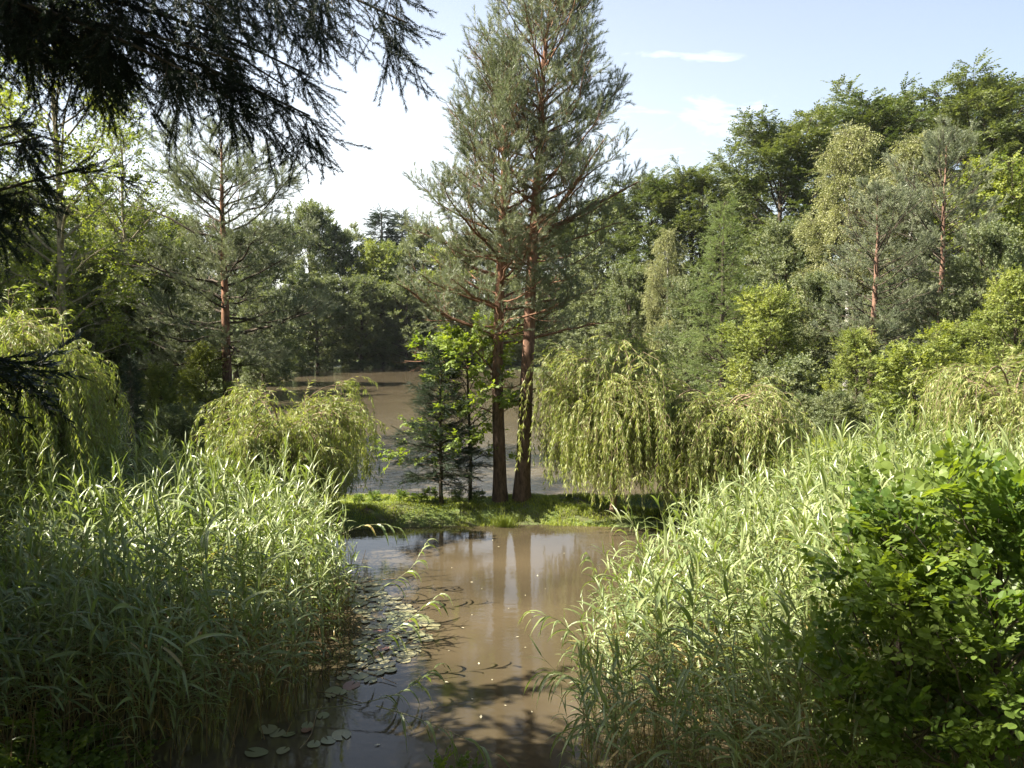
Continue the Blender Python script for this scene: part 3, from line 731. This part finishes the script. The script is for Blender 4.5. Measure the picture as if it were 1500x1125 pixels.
# ------------------------------------------------------------------ reeds
def reed_geo(seed, H=2.2, nleaf=13, wind=None, bend=.18, droop=1.0):
    r = np.random.RandomState(seed)
    t = np.linspace(0, 1, 9)
    ba = r.uniform(0, 6.28) if wind is None else wind + r.normal(0, .5)
    off = bend * H * t ** 2.2
    P = np.stack([off * math.cos(ba), off * math.sin(ba), t * H * (1 - .1 * bend)], 1)
    st = Geo(); st.tubes(P[None], np.interp(t, [0, 1], [.0055, .002])[None], 4)
    lf = Geo()
    n = nleaf; K = 8
    ts = np.linspace(.38, 1, n) + r.normal(0, .015, n); ts = np.clip(ts, .2, 1)
    az = np.where(np.arange(n) % 2, 0, math.pi) + r.uniform(0, 6.28) + r.normal(0, .5, n)
    if wind is not None:
        dx = np.cos(az) + .9 * math.cos(wind); dy = np.sin(az) + .9 * math.sin(wind); az = np.arctan2(dy, dx)
    L = np.interp(ts, [.2, .5, .8, 1], [.28, .42, .42, .28]) * r.uniform(.7, 1.25, n)
    W = L * r.uniform(.055, .105, n)
    e0 = R(1) * (np.interp(ts, [.2, .8, 1], [34, 44, 76]) + r.normal(0, 14, n)); e1 = e0 - R(1) * r.uniform(45, 110, n) * np.interp(ts, [0, .85, 1], [1, 1, .45]) * droop
    base = np.stack([np.interp(ts, t, P[:, k]) for k in range(3)], 1)
    s = np.linspace(0, 1, K)
    el = e0[:, None] + (e1 - e0)[:, None] * s[None, :-1] ** 1.3
    d = np.stack([np.cos(el) * np.cos(az[:, None]), np.cos(el) * np.sin(az[:, None]), np.sin(el)], -1)
    Cn = np.concatenate([base[:, None], base[:, None] + np.cumsum(d * (L / (K - 1))[:, None, None], 1)], 1)
    tw = r.normal(0, .6, n)[:, None] * s[None] + r.normal(0, .3, n)[:, None]
    dd = np.concatenate([d, d[:, -1:]], 1)
    lat0 = np.stack([-np.sin(az), np.cos(az), 0 * az], 1)[:, None] * np.ones((1, K, 1))
    nr = np.cross(dd, lat0)
    lat = lat0 * np.cos(tw)[..., None] + nr * np.sin(tw)[..., None]; nn = np.cross(dd, lat)
    w = W[:, None] * np.interp(s, [0, .12, .35, .7, 1], [.35, .8, 1, .62, .02])[None] / 2
    Vv = np.stack([Cn + lat * w[..., None] + nn * (w * .25)[..., None], Cn, Cn - lat * w[..., None] + nn * (w * .25)[..., None]], 2)
    q = []
    for k in range(K - 1):
        for c in range(2):
            a = k * 3 + c
            q.append((a, a + 1, a + 4, a + 3))
    q = np.array(q)
    Q = (q[None] + (np.arange(n) * K * 3)[:, None, None]).reshape(-1, 4)
    lf.add(Vv.reshape(-1, 3), None, Q, np.repeat(np.where(r.uniform(0, 1, n) < .012 + .2 * (ts < .55), 1.0, np.clip(.45 + r.normal(0, .2, n), 0, .88)), K * 3))
    return st, lf

def packed(g):
    return (np.concatenate(g.v).astype(float), np.concatenate(g.t) if g.t else np.zeros((0, 3), int), np.concatenate(g.q)), np.concatenate(g.tint)

WIND = R(200)
VAR = [reed_geo(100 + i, 2.2, 14 + i % 4, WIND if i % 2 else None, .06 + .03 * (i % 4), .8 + .1 * (i % 4)) for i in range(10)]
reed_protos = []
for i, (st, lf) in enumerate(VAR):
    reed_protos.append((st.mesh('stem', M['reedstem'], True), lf.mesh('leaves', M['reed'])))

def in_poly(P, poly): return sdist(P, np.array(poly, float)) < 0

def scatter(poly, n, seed):
    r = np.random.RandomState(seed); poly = np.array(poly, float)
    lo, hi = poly.min(0), poly.max(0); out = []
    while len(out) < n:
        P = r.uniform(lo, hi, (n * 2, 2)); P = P[in_poly(P, poly)]
        out += list(P)
    return np.array(out[:n])

LEFT = [(-2.05, 8.6), (-2.1, 10.5), (-2.6, 12), (-3.0, 13.6), (-4.4, 14.6), (-8.5, 14.5), (-10.5, 13.5), (-7.5, 7.0), (-5.4, 6.5), (-3.2, 6.8), (-2.3, 7.5)]
RIGHT = [(.5, 6.4), (.7, 8.0), (1.1, 9.2), (1.75, 10.6), (2.7, 12.2), (3.6, 13.4), (5.2, 14.6), (9.5, 16.0), (11, 14.0), (7.2, 9), (5.0, 6.6), (2.8, 5.6)]

def reed_bed(poly, n, seed, nind, label_bed, label_ind, group, hs):
    r = np.random.RandomState(seed)
    P = scatter(poly, n, seed)
    edge = -sdist(P, np.array(poly, float))
    # those that stand nearest the open edge and the camera show largest
    score = np.hypot(P[:, 0], P[:, 1]) + 1.2 * np.minimum(edge, 1.5)
    order = np.argsort(score)
    H = hs * np.clip(r.normal(.93, .14, n), .5, 1.22) * np.interp(edge, [0, .6], [.74, 1])
    z = np.maximum(ground_z(P[:, 0], P[:, 1]), -.25)
    var = r.randint(0, len(VAR), n); rot = r.normal(0, .5, n)
    lx, ly = r.normal(0, .08, n), r.normal(0, .08, n)
    lost = r.uniform(0, 1, n) < .06; lx[lost] *= 4; ly[lost] *= 4
    for k in order[:nind]:
        s = H[k] / 2.2
        st = bpy.data.objects.new('reed', reed_protos[var[k]][0]); C.objects.link(st)
        st.location = (P[k, 0], P[k, 1], z[k]); st.rotation_euler = (lx[k], ly[k], rot[k]); st.scale = (s, s, s)
        lf = bpy.data.objects.new('leaves', reed_protos[var[k]][1]); C.objects.link(lf); lf.parent = st
        tag(st, label_ind, 'reed', group)
    bed = Geo(); stems = Geo()
    for vi, (st, lf) in enumerate(VAR):
        ks = np.array([k for k in order[nind:] if var[k] == vi])
        if not len(ks): continue
        c, s_ = np.cos(rot[ks]), np.sin(rot[ks]); o, l = np.zeros(len(ks)), np.ones(len(ks))
        Rm = np.stack([np.stack([c, -s_, ly[ks]], 1), np.stack([s_, c, -lx[ks]], 1), np.stack([o, o, l], 1)], 1)
        pos = np.stack([P[ks, 0], P[ks, 1], z[ks]], 1)
        for gsrc, gdst in ((st, stems), (lf, bed)):
            tm, tint = packed(gsrc)
            n0 = gdst.n
            gdst.instances(tm, pos, Rm, H[ks] / 2.2, np.full(len(ks), .5))
            tt_ = np.tile(tint, len(ks)); gdst.tint[-1] = np.where(tt_ > .97, 1, np.clip(tt_ + np.repeat(r.normal(0, .12, len(ks)), len(tint)), 0, .88))
    b = bed.build('reed_bed', M['reed'])
    tag(b, label_bed, 'reeds', kind='stuff')
    s = stems.build('stems', M['reedstem'], b, True)
    # dry stalks of last year at the foot
    dry = Geo(); m = n
    D = scatter(poly, m, seed + 5); zz = np.maximum(ground_z(D[:, 0], D[:, 1]), -.2)
    hh = r.uniform(.3, 1.3, m)
    tip = np.stack([D[:, 0] + r.normal(0, .22, m) * hh, D[:, 1] + r.normal(0, .22, m) * hh, zz + hh], 1)
    b0 = np.stack([D[:, 0], D[:, 1], zz], 1)
    dry.tubes(np.stack([b0, (b0 + tip) / 2 + r.normal(0, .02, (m, 3)), tip], 1), np.broadcast_to([.006, .005, .003], (m, 3)), 3)
    dry.tint = [np.random.RandomState(3).uniform(0, 1, dry.n).astype(np.float32)]
    dry.build('dry_stalks', M['drystem'], b)
reed_bed(LEFT, 2000, 201, 140, 'dense bed of green reeds left of the pond', 'green reed stalk at the front edge of the left reed bed', 'reeds at the front of the left bed', 1.95)
reed_bed(RIGHT, 1900, 202, 150, 'dense bed of pale green reeds right of the pond', 'pale green reed stalk at the front edge of the right reed bed', 'reeds at the front of the right bed', 1.88)

# ------------------------------------------------------------------ reeds that lean out over the water
def arch_reed(pts, seed, label, bare=.35, nleaf=14, hang=True, Lf=(.28, .44)):
    """pts: (px, py, distance) along the stem"""
    r = np.random.RandomState(seed)
    Wp = np.array([(px_x(a, d), d, px_z(b, d)) for a, b, d in pts])
    tt = np.linspace(0, 1, len(Wp)); t = np.linspace(0, 1, 17)
    P = np.stack([np.interp(t, tt, Wp[:, k]) for k in range(3)], 1)
    for _ in range(2): P[1:-1] = (P[:-2] + 2 * P[1:-1] + P[2:]) / 4
    o = P[0].copy(); P = P - o
    st = Geo(); st.tubes(P[None], np.linspace(.0065, .002, 17)[None], 5)
    lf = Geo(); K = 8; s = np.linspace(0, 1, K)
    for i in range(nleaf):
        ti = bare + (1 - bare) * (i + .6) / nleaf
        f = ti * 16; k = min(int(f), 15); b = P[k] + (P[k + 1] - P[k]) * (f - k); d = unit(P[k + 1] - P[k])
        sd = 1 if i % 2 else -1
        lat = unit(np.cross(d, [0, 0, 1.0])) * sd
        cur = unit(d * .9 + lat * r.uniform(.2, .7) + np.array([0, 0, r.uniform(-.3, .4)]))
        L = r.uniform(*Lf) * (.75 if ti > .9 else 1); W = L * r.uniform(.075, .105)
        pts_ = [b]
        for k2 in range(K - 1):
            pts_.append(pts_[-1] + cur * L / (K - 1))
            cur = unit(cur + np.array([0, 0, -r.uniform(.25, .55) if hang else -.12]))
        Cn = np.array(pts_); dd = unit(np.gradient(Cn, axis=0)); la = unit(np.cross(dd, unit(np.cross(d, lat)) + r.normal(0, .4, 3))); nn = np.cross(dd, la)
        w = (W * np.interp(s, [0, .12, .35, .7, 1], [.3, .8, 1, .6, .02]) / 2)[:, None]
        V = np.stack([Cn + la * w + nn * w * .4, Cn, Cn - la * w + nn * w * .4], 1)
        q = [(a * 3 + c, a * 3 + c + 1, a * 3 + c + 4, a * 3 + c + 3) for a in range(K - 1) for c in range(2)]
        lf.add(V.reshape(-1, 3), None, q, np.clip(.5 + r.normal(0, .2), 0, 1))
    so_ = st.build('reed', M['reedstem'], None, True); so_.location = o
    lf.build('leaves', M['reed'], so_)
    tag(so_, label, 'reed')
arch_reed([(455, 985, 8.9), (520, 960, 8.9), (583, 928, 9.0), (645, 875, 9.2)], 301, 'leaning reed stretched over the lily pads with leaves hanging down', .25)
arch_reed([(430, 1058, 8.0), (520, 1047, 8.0), (585, 1030, 8.1), (642, 985, 8.3)], 302, 'lowest yellow-stemmed reed arching right over the brown water', .45)
arch_reed([(545, 1050, 7.6), (600, 1066, 7.3), (660, 1092, 7.0), (735, 1130, 6.7)], 303, 'thin reed stem bending down to the bottom of the picture over the water', .05, 9)
arch_reed([(505, 905, 11.0), (555, 870, 11.1), (600, 840, 11.2), (625, 795, 11.4)], 304, 'reed leaning out from the left bed in front of the bank reflection', .3, 12)
arch_reed([(470, 800, 12), (520, 775, 12), (560, 770, 12), (585, 780, 12)], 305, 'reed tip drooping at the right end of the left bed near the bank', .3, 9)
arch_reed([(900, 1010, 8.2), (860, 960, 8.1), (820, 915, 8.0), (775, 905, 7.9)], 306, 'pale reed bowing left over the water from the right bed', .25, 13)
arch_reed([(910, 1080, 7.3), (870, 1030, 7.2), (830, 1000, 7.1), (790, 1005, 7.0)], 307, 'low reed bowing left beneath the other leaning reed of the right bed', .2, 13)
arch_reed([(930, 960, 9.4), (900, 900, 9.3), (880, 850, 9.2), (862, 815, 9.2)], 308, 'upright reed at the water edge of the right bed before the reflection', .3, 11)
arch_reed([(950, 1110, 6.8), (905, 1085, 6.7), (865, 1075, 6.6), (830, 1100, 6.5)], 309, 'drooping reed at the bottom left corner of the right bed', .1, 12)

# ------------------------------------------------------------------ lily pads and floating leaves
rl = np.random.RandomState(401)
def pad_mesh(seed, mat):
    r = np.random.RandomState(seed); n = 22
    a = np.linspace(R(12), R(348), n); rr = 1 + r.normal(0, .02, n) + .03 * np.sin(a * 3 + seed)
    rim = np.stack([np.cos(a) * rr, np.sin(a) * rr * .93, .02 * np.sin(a * 2 + seed) + r.uniform(.0, .02, n)], 1)
    mid = rim * np.array([.55, .55, .3])
    v = np.concatenate([[(0, 0, 0)], mid, rim]); g_ = Geo()
    T = [(0, 1 + i, 2 + i) for i in range(n - 1)]
    Q = [(1 + i, 1 + n + i, 2 + n + i, 2 + i) for i in range(n - 1)]
    low = v - np.array([0, 0, .03])
    g_.add(np.concatenate([v, low[1 + n:]]), T, Q + [(1 + n + i, 1 + 2 * n + i, 2 + 2 * n + i, 2 + n + i) for i in range(n - 1)], r.uniform(.1, .9))
    return g_.mesh('lily_pad', mat)
pads = [pad_mesh(i, M['lily']) for i in range(6)]; redpads = [pad_mesh(10 + i, M['lilyred']) for i in range(2)]
LP = [(-3.1, 12.6), (-2.4, 12.7), (-1.7, 11.6), (-1.0, 10.5), (-1.2, 9.6), (-1.5, 9.0), (-2.0, 8.3), (-1.9, 9.4), (-2.0, 10.8)]
LP2 = [(-2.4, 8.0), (-1.6, 8.1), (-1.5, 7.3), (-2.5, 7.1)]
spots = []
for p_ in list(scatter(LP2, 14, 403)) + list(scatter(LP, 900, 402)):
    if len(spots) >= 150: break
    if all((p_[0] - q_[0]) ** 2 + (p_[1] - q_[1]) ** 2 > (.006 + .02 * rl.uniform() ** 2) for q_ in spots): spots.append(p_)
for i, (x, y) in enumerate(spots):
    red = i % 30 == 5
    o = bpy.data.objects.new('lily_pad', (redpads[i % 2] if red else pads[i % 6])); C.objects.link(o)
    k = rl.uniform(.05, .115); o.scale = (k, k * rl.uniform(.85, 1), k)
    o.location = (x, y, .006 + .0016 * (i % 7)); o.rotation_euler = (rl.normal(0, .03), rl.normal(0, .03), rl.uniform(0, 6.28))
    if red: tag(o, 'reddish lily pad floating among the green ones by the left reeds', 'lily pad', 'reddish lily pads')
    else: tag(o, 'green lily pad floating on the pond beside the left reeds', 'lily pad', 'green lily pads')
fl = Geo(); v_, t_ = leaf_quad(.07, .03, .3, -.1); fl.add(v_ + np.array([0, -.035, 0]), t_); fm = fl.mesh('floating_leaf', M['floater'])
for i, (px, py) in enumerate([(703, 1068), (546, 1112), (651, 1014), (721, 796), (730, 806), (690, 860), (788, 850), (758, 944), (676, 930), (700, 985), (828, 816), (640, 900), (660, 838), (705, 870), (745, 900), (770, 880), (800, 870), (690, 1040), (720, 1010), (655, 965), (740, 1050), (780, 1060), (625, 1080), (770, 960), (690, 910)]):
    D = CAM_Z * F / (py - HOR); o = bpy.data.objects.new('floating_leaf', fm); C.objects.link(o)
    o.location = (px_x(px, D), D, .006); o.rotation_euler = (0, 0, i * 2.1); k = 1.0 if i < 3 else (.8 if i < 12 else .45); o.scale = (k, k, k)
    tag(o, 'tiny pale fallen leaf floating on the open brown water', 'fallen leaf', 'fallen leaves on the pond')

rf = np.random.RandomState(455)
for i in range(9):
    st = Geo(); L = rf.uniform(.5, 1.2); t = np.linspace(-.5, .5, 7)
    st.tubes(np.stack([t * L, .04 * np.sin(t * 5 + i), .006 + 0 * t + .05 * (t - t.min()) ** 2 * (i % 3)], 1)[None], np.full((1, 7), .005), 4)
    st.tint = [np.full(st.n, rf.uniform(0, 1), np.float32)]
    o = st.build('dry_reed', M['drystem'], None, True)
    p_ = [(-1.75, 9.2), (-1.9, 10.4), (-1.5, 10.1), (-2.2, 11.8), (-1.85, 8.4), (-1.6, 8.9), (-2.0, 7.8), (-2.3, 12.3), (-1.4, 9.7)][i]
    o.location = (p_[0], p_[1], .012); o.rotation_euler = (0, 0, rf.uniform(0, 3.14))
    tag(o, 'dry brown reed stalk lying on the water among the lily pads', 'reed', 'dry reed stalks lying on the pond')

# ------------------------------------------------------------------ grass of the bank
rg = np.random.RandomState(501)
def blades(name, poly, n, hmin, hmax, label, seed, wd=.006):
    P = scatter(poly, n, seed); r = np.random.RandomState(seed)
    z = ground_z(P[:, 0], P[:, 1]); patch0 = np.sin(P[:, 0] * 5.1 + np.sin(P[:, 1] * 7.0)) * np.sin(P[:, 1] * 6.3 + P[:, 0] * 2.2); ok = (z > .04 * patch0) & (patch0 > -.82 + .3 * r.normal(0, 1, n) ** 2 * 0); P, z = P[ok], z[ok]; n = len(P)
    patch = .5 + .5 * np.sin(P[:, 0] * 2.1 + np.sin(P[:, 1] * 3.0)) * np.sin(P[:, 1] * 2.7 + P[:, 0])
    h = r.uniform(hmin, hmax, n) * (.6 + .7 * patch)
    b = np.stack([P[:, 0], P[:, 1], z - .02], 1)
    a = r.uniform(0, 6.28, n); out = np.stack([np.cos(a), np.sin(a), 0 * a], 1); side = np.stack([-np.sin(a), np.cos(a), 0 * a], 1) * wd
    up = np.array([0, 0, 1.0])
    m1 = b + up * (h * .6)[:, None] + out * (h * .15)[:, None]; tp = b + up * (h * .9)[:, None] + out * (h * r.uniform(.3, .8, n))[:, None]
    V = np.stack([b - side, b + side, m1 + side * .8, m1 - side * .8, tp], 1)
    k = np.arange(n)[:, None] * 5
    g_ = Geo(); g_.add(V.reshape(-1, 3), k + np.array([[3, 2, 4]]), k + np.array([[0, 1, 2, 3]]), np.repeat(np.clip(.5 + r.normal(0, .25, n), 0, 1), 5))
    return tag(g_.build(name, M['grass']), label, 'grass', kind='stuff')
blades('bank_grass', [(-5, 15.2), (5.6, 15.6), (6.2, 18.5), (-5, 18.6)], 60000, .03, .10, 'short bright grass covering the bank between pond and lake', 502)
blades('shore_grass', [(4.5, 15.8), (14, 15.5), (18, 30), (8, 26)], 22000, .1, .4, 'tall grass on the right shore under the saplings', 503, .012)
rush = Geo()
n = 260; a = rg.uniform(0, 6.28, n); rr = np.abs(rg.normal(0, .13, n))
b = np.stack([np.cos(a) * rr * 1.6, np.sin(a) * rr * .6, np.full(n, -.1)], 1); h = rg.uniform(.2, .48, n)
tp = b + np.stack([np.cos(a) * h * .35, np.sin(a) * h * .35, h], 1)
rush.tubes(np.stack([b, (b + tp) / 2 + np.array([0, 0, .05]), tp], 1), np.broadcast_to([.004, .003, .001], (n, 3)), 3)
rush.tint = [rg.uniform(0, 1, rush.n).astype(np.float32)]
ro = rush.build('rush_tuft', M['grass']); ro.location = (px_x(738, 15.95), 15.95, .03); ro.scale = (.7, .7, .7)
tag(ro, 'tuft of thin rushes at the water edge of the bank below the pines', 'rush')

# small weeds on the bank, at the corners and the alder at the right
O_WEED = dict(sec=5, seclen=.45, ter=4, terlen=.05, spray=SP['alder'], ssc=.5, phi=.6, phi2=.8, s0=.2, mid=.5, rmin=.002, rtwig=.0012)
wd = tree('weed', 601, .5, .006, [(0, .08), (.4, .2), (.8, .14), (1, .05)], 12, O_WEED, M['reedstem'], M['alder'], .1, None, (35, 75), (20, 60), top_r=.002)
for i, (px, D, ty) in enumerate([(522, 17.1, 722), (545, 17.0, 718), (566, 17.1, 726), (588, 17.0, 716), (610, 17.1, 720), (628, 17.2, 712), (668, 17.1, 716), (700, 16.9, 718), (776, 17.15, 722), (808, 17.2, 726), (835, 17.2, 722)]):
    put(wd, px, D, ty, 'small leafy weed at the lake edge of the bank', 'weed', i * 1.1, 1.3, 'weeds along the bank')
wd2 = tree('weed', 603, .7, .006, [(0, .15), (.4, .28), (.8, .2), (1, .08)], 22, dict(O_WEED, ssc=.3, ter=5, terlen=.04), M['reedstem'], M['alder'], .1, None, (35, 75), (20, 60), top_r=.002)
put(wd2, 18, 6.9, 1055, 'pale leafy weed in the bottom left corner of the picture', 'weed', 1, 1.4)
put(wd2, 80, 6.7, 1095, 'low shaded weed beside the corner weed at the bottom left', 'weed', 3, 1.4)
put(wd2, 645, 6.6, 1116, 'small weed shoot at the bottom edge below the thin leaning reed', 'weed', 2, .8)
O_ALD = dict(sec=6, seclen=.44, ter=5, terlen=.14, spray=SP['alder'], ssc=1.0, wig=.2, keep=.9, phi=.8, phi2=.9, lift=.15, curl=.04, s0=.2, mid=.7, rmin=.004, rtwig=.0022)
al = tree('alder_shrub', 602, 2.7, .03, [(.05, .6), (.3, .95), (.55, .9), (.75, .8), (.9, .5), (1, .3)], 30, O_ALD, M['bark'], M['alder'], .06, None, (25, 72), (35, 70))
put(al, 1335, 5.9, 700, 'leafy alder shrub in front of the right reeds, the left one of two', 'alder shrub', .3)
put(al, 1480, 5.5, 650, 'leafy alder shrub cut by the right picture edge in front of the reeds', 'alder shrub', 2.4, 1.05)
put(al, 1590, 6.6, 640, 'alder shrub behind the one cut by the right picture edge', 'alder shrub', 4.4, 1.1)
for i, (x, y, h) in enumerate([(-7, -5, 13), (-1, -7, 15), (5, -6, 14), (11, -4, 13), (-13, -3, 14), (16, 2, 12)]):  # unseen trees added behind the camera to cut the sky fill
    o = copy_tree(w1 if i % 2 else b2); k = h / o['h']; o.location = (x, y, float(ground_z(x, y)[0])); o.scale = (k, k, k); o.rotation_euler = (0, 0, i * 1.9)
    tag(o, 'added unseen tree behind the viewpoint that blocks sky light', 'broadleaf tree', 'unseen trees added behind the viewpoint to block sky light')
for i, (x, y, h) in enumerate([(-17.5, 13.5, 11), (-19.5, 19, 14), (-23, 25, 14), (-27, 31, 15)]):  # out-of-frame trees added to keep the left shore in shade
    o = copy_tree(w2 if i % 2 else w1); k = h / o['h']; o.location = (x, y, float(ground_z(x, y)[0])); o.scale = (k * 1.2, k * 1.2, k); o.rotation_euler = (0, 0, i * 2.3)
    tag(o, 'added unseen tree beyond the left picture edge that shades the left shore', 'broadleaf tree', 'unseen trees added at the left for shade')
# unseen dense shrub added as a shadow caster for the front left reeds
sh = copy_tree(bu); sh.location = (-8.4, 6.9, float(ground_z(-8.4, 6.9)[0])); k = 7.2 / bu['h']; sh.scale = (k, k * .9, k)
tag(sh, 'added unseen shrub beyond the picture edge that shades the left reeds', 'shrub')
sh = copy_tree(bu); sh.location = (-11.8, 9.0, float(ground_z(-11.8, 9.0)[0])); k = 7.0 / bu['h']; sh.scale = (k, k, k)  # another unseen shrub, added to shade the left end of the reed bed
tag(sh, 'second added unseen shrub beyond the picture edge that shades the left reed tops', 'shrub')

# ------------------------------------------------------------------ air
hz = Geo()
hx, hy0, hy1, z0_, z1_ = 75, -16, 125, -3.0, 36.0
hz.add([(x, y, z) for z in (z0_, z1_) for y in (hy0, hy1) for x in (-hx, hx)], None, [(0, 2, 3, 1), (4, 5, 7, 6), (0, 1, 5, 4), (2, 6, 7, 3), (0, 4, 6, 2), (1, 3, 7, 5)])
hm, hnt, hout = nodes('haze_air'); pv = hnt.nodes.new('ShaderNodeVolumePrincipled')
pv.inputs['Color'].default_value = (.9, .95, 1, 1); pv.inputs['Density'].default_value = .0001; pv.inputs['Anisotropy'].default_value = .2
hnt.links.new(pv.outputs[0], hout.inputs['Volume'])
tag(hz.build('haze', hm), kind='stuff')

# ------------------------------------------------------------------ camera, light, render settings
cam = bpy.data.cameras.new('Camera'); co = bpy.data.objects.new('Camera', cam); C.objects.link(co)
cam.sensor_width = 36; cam.lens = F / 1500 * 36; cam.clip_end = 3000; cam.clip_start = .05
co.location = (0, 0, CAM_Z); co.rotation_euler = (R(90) - PITCH, 0, 0)
bpy.context.scene.camera = co

S = Vector((math.cos(SUN_EL) * math.sin(SUN_AZ), math.cos(SUN_EL) * math.cos(SUN_AZ), math.sin(SUN_EL)))
sl = bpy.data.lights.new('Sun', 'SUN'); so = bpy.data.objects.new('Sun', sl); C.objects.link(so)
sl.energy = 5.0; sl.angle = R(.5); sl.color = (1.0, .93, .80)
so.rotation_euler = S.to_track_quat('Z', 'Y').to_euler()

w = bpy.data.worlds.new('World'); bpy.context.scene.world = w; w.use_nodes = True
nt = w.node_tree
bg = nt.nodes['Background']
sky = nt.nodes.new('ShaderNodeTexSky'); sky.sky_type = 'NISHITA'; sky.sun_disc = False
sky.sun_elevation = SUN_EL; sky.sun_rotation = SUN_AZ
sky.air_density = 1.0; sky.dust_density = 2.5; sky.ozone_density = 1.0
def mth(op, a, b=None, c=None):
    n = nt.nodes.new('ShaderNodeMath'); n.operation = op
    for k, v in enumerate((a, b, c)):
        if v is None: continue
        if isinstance(v, (int, float)): n.inputs[k].default_value = v
        else: nt.links.new(v, n.inputs[k])
    return n.outputs[0]
tcw = nt.nodes.new('ShaderNodeTexCoord'); sx_ = nt.nodes.new('ShaderNodeSeparateXYZ'); nt.links.new(tcw.outputs['Generated'], sx_.inputs[0])
yy = mth('MAXIMUM', sx_.outputs[1], .05)
cu, cv = mth('DIVIDE', sx_.outputs[0], yy), mth('DIVIDE', sx_.outputs[2], yy)
cmb = nt.nodes.new('ShaderNodeCombineXYZ'); nt.links.new(cu, cmb.inputs[0]); nt.links.new(cv, cmb.inputs[1])
mpw = nt.nodes.new('ShaderNodeMapping'); mpw.inputs['Scale'].default_value = (9, 26, 1); nt.links.new(cmb.outputs[0], mpw.inputs[0])
nw = nt.nodes.new('ShaderNodeTexNoise'); nw.inputs['Scale'].default_value = 1; nw.inputs['Detail'].default_value = 9; nw.inputs['Roughness'].default_value = .62; nw.inputs['Distortion'].default_value = .6; nt.links.new(mpw.outputs[0], nw.inputs[0])
mask = None
for (px, py, a_, b_) in [(1050, 95, 80, 11), (950, 92, 60, 9), (960, 132, 60, 12), (1010, 185, 190, 60), (900, 215, 160, 80), (640, 160, 75, 22), (650, 190, 90, 22)]:
    u0, v0 = (px - 750) / F, (HOR - py) / F
    du = mth('DIVIDE', mth('SUBTRACT', cu, u0), a_ / F); dv = mth('DIVIDE', mth('SUBTRACT', cv, v0), b_ / F)
    e = mth('SUBTRACT', 1.0, mth('ADD', mth('MULTIPLY', du, du), mth('MULTIPLY', dv, dv)))
    mask = e if mask is None else mth('MAXIMUM', mask, e)
cl = mth('MULTIPLY_ADD', nw.outputs[0], 4.2, -2.2)
cl = mth('ADD', mth('MAXIMUM', mask, -1.5), cl)
du = mth('DIVIDE', cu, 1.4); dv = mth('DIVIDE', mth('SUBTRACT', cv, .15), .75)
veil = mth('MULTIPLY', mth('MAXIMUM', mth('SUBTRACT', 1.0, mth('ADD', mth('MULTIPLY', du, du), mth('MULTIPLY', dv, dv))), 0), .15)
mrw = nt.nodes.new('ShaderNodeMapRange'); mrw.interpolation_type = 'SMOOTHSTEP'; mrw.inputs[1].default_value = .0; mrw.inputs[1].default_value = -.5; mrw.inputs[2].default_value = 1.6; mrw.inputs[4].default_value = .34
nt.links.new(cl, mrw.inputs[0])
mxw = nt.nodes.new('ShaderNodeMix'); mxw.data_type = 'RGBA'; du = mth('DIVIDE', mth('SUBTRACT', cu, (380 - 750) / F), 520 / F); dv = mth('DIVIDE', mth('SUBTRACT', cv, (HOR - 390) / F), 260 / F)
glow = mth('MULTIPLY', mth('EXPONENT', mth('MULTIPLY', mth('ADD', mth('MULTIPLY', du, du), mth('MULTIPLY', dv, dv)), -1)), .30)
nt.links.new(mth('MAXIMUM', mth('ADD', veil, glow), mrw.outputs[0]), mxw.inputs[0]); nt.links.new(sky.outputs[0], mxw.inputs[6]); mxw.inputs[7].default_value = (13, 13, 12.6, 1)
nt.links.new(mxw.outputs[2], bg.inputs[0]); bg.inputs[1].default_value = .052

sc = bpy.context.scene
sc.view_settings.view_transform = 'Standard'; sc.view_settings.look = 'None'
sc.view_settings.exposure = 2.08; sc.view_settings.gamma = 1
sc.cycles.max_bounces = 7; sc.cycles.diffuse_bounces = 3; sc.cycles.glossy_bounces = 3; sc.cycles.transmission_bounces = 4
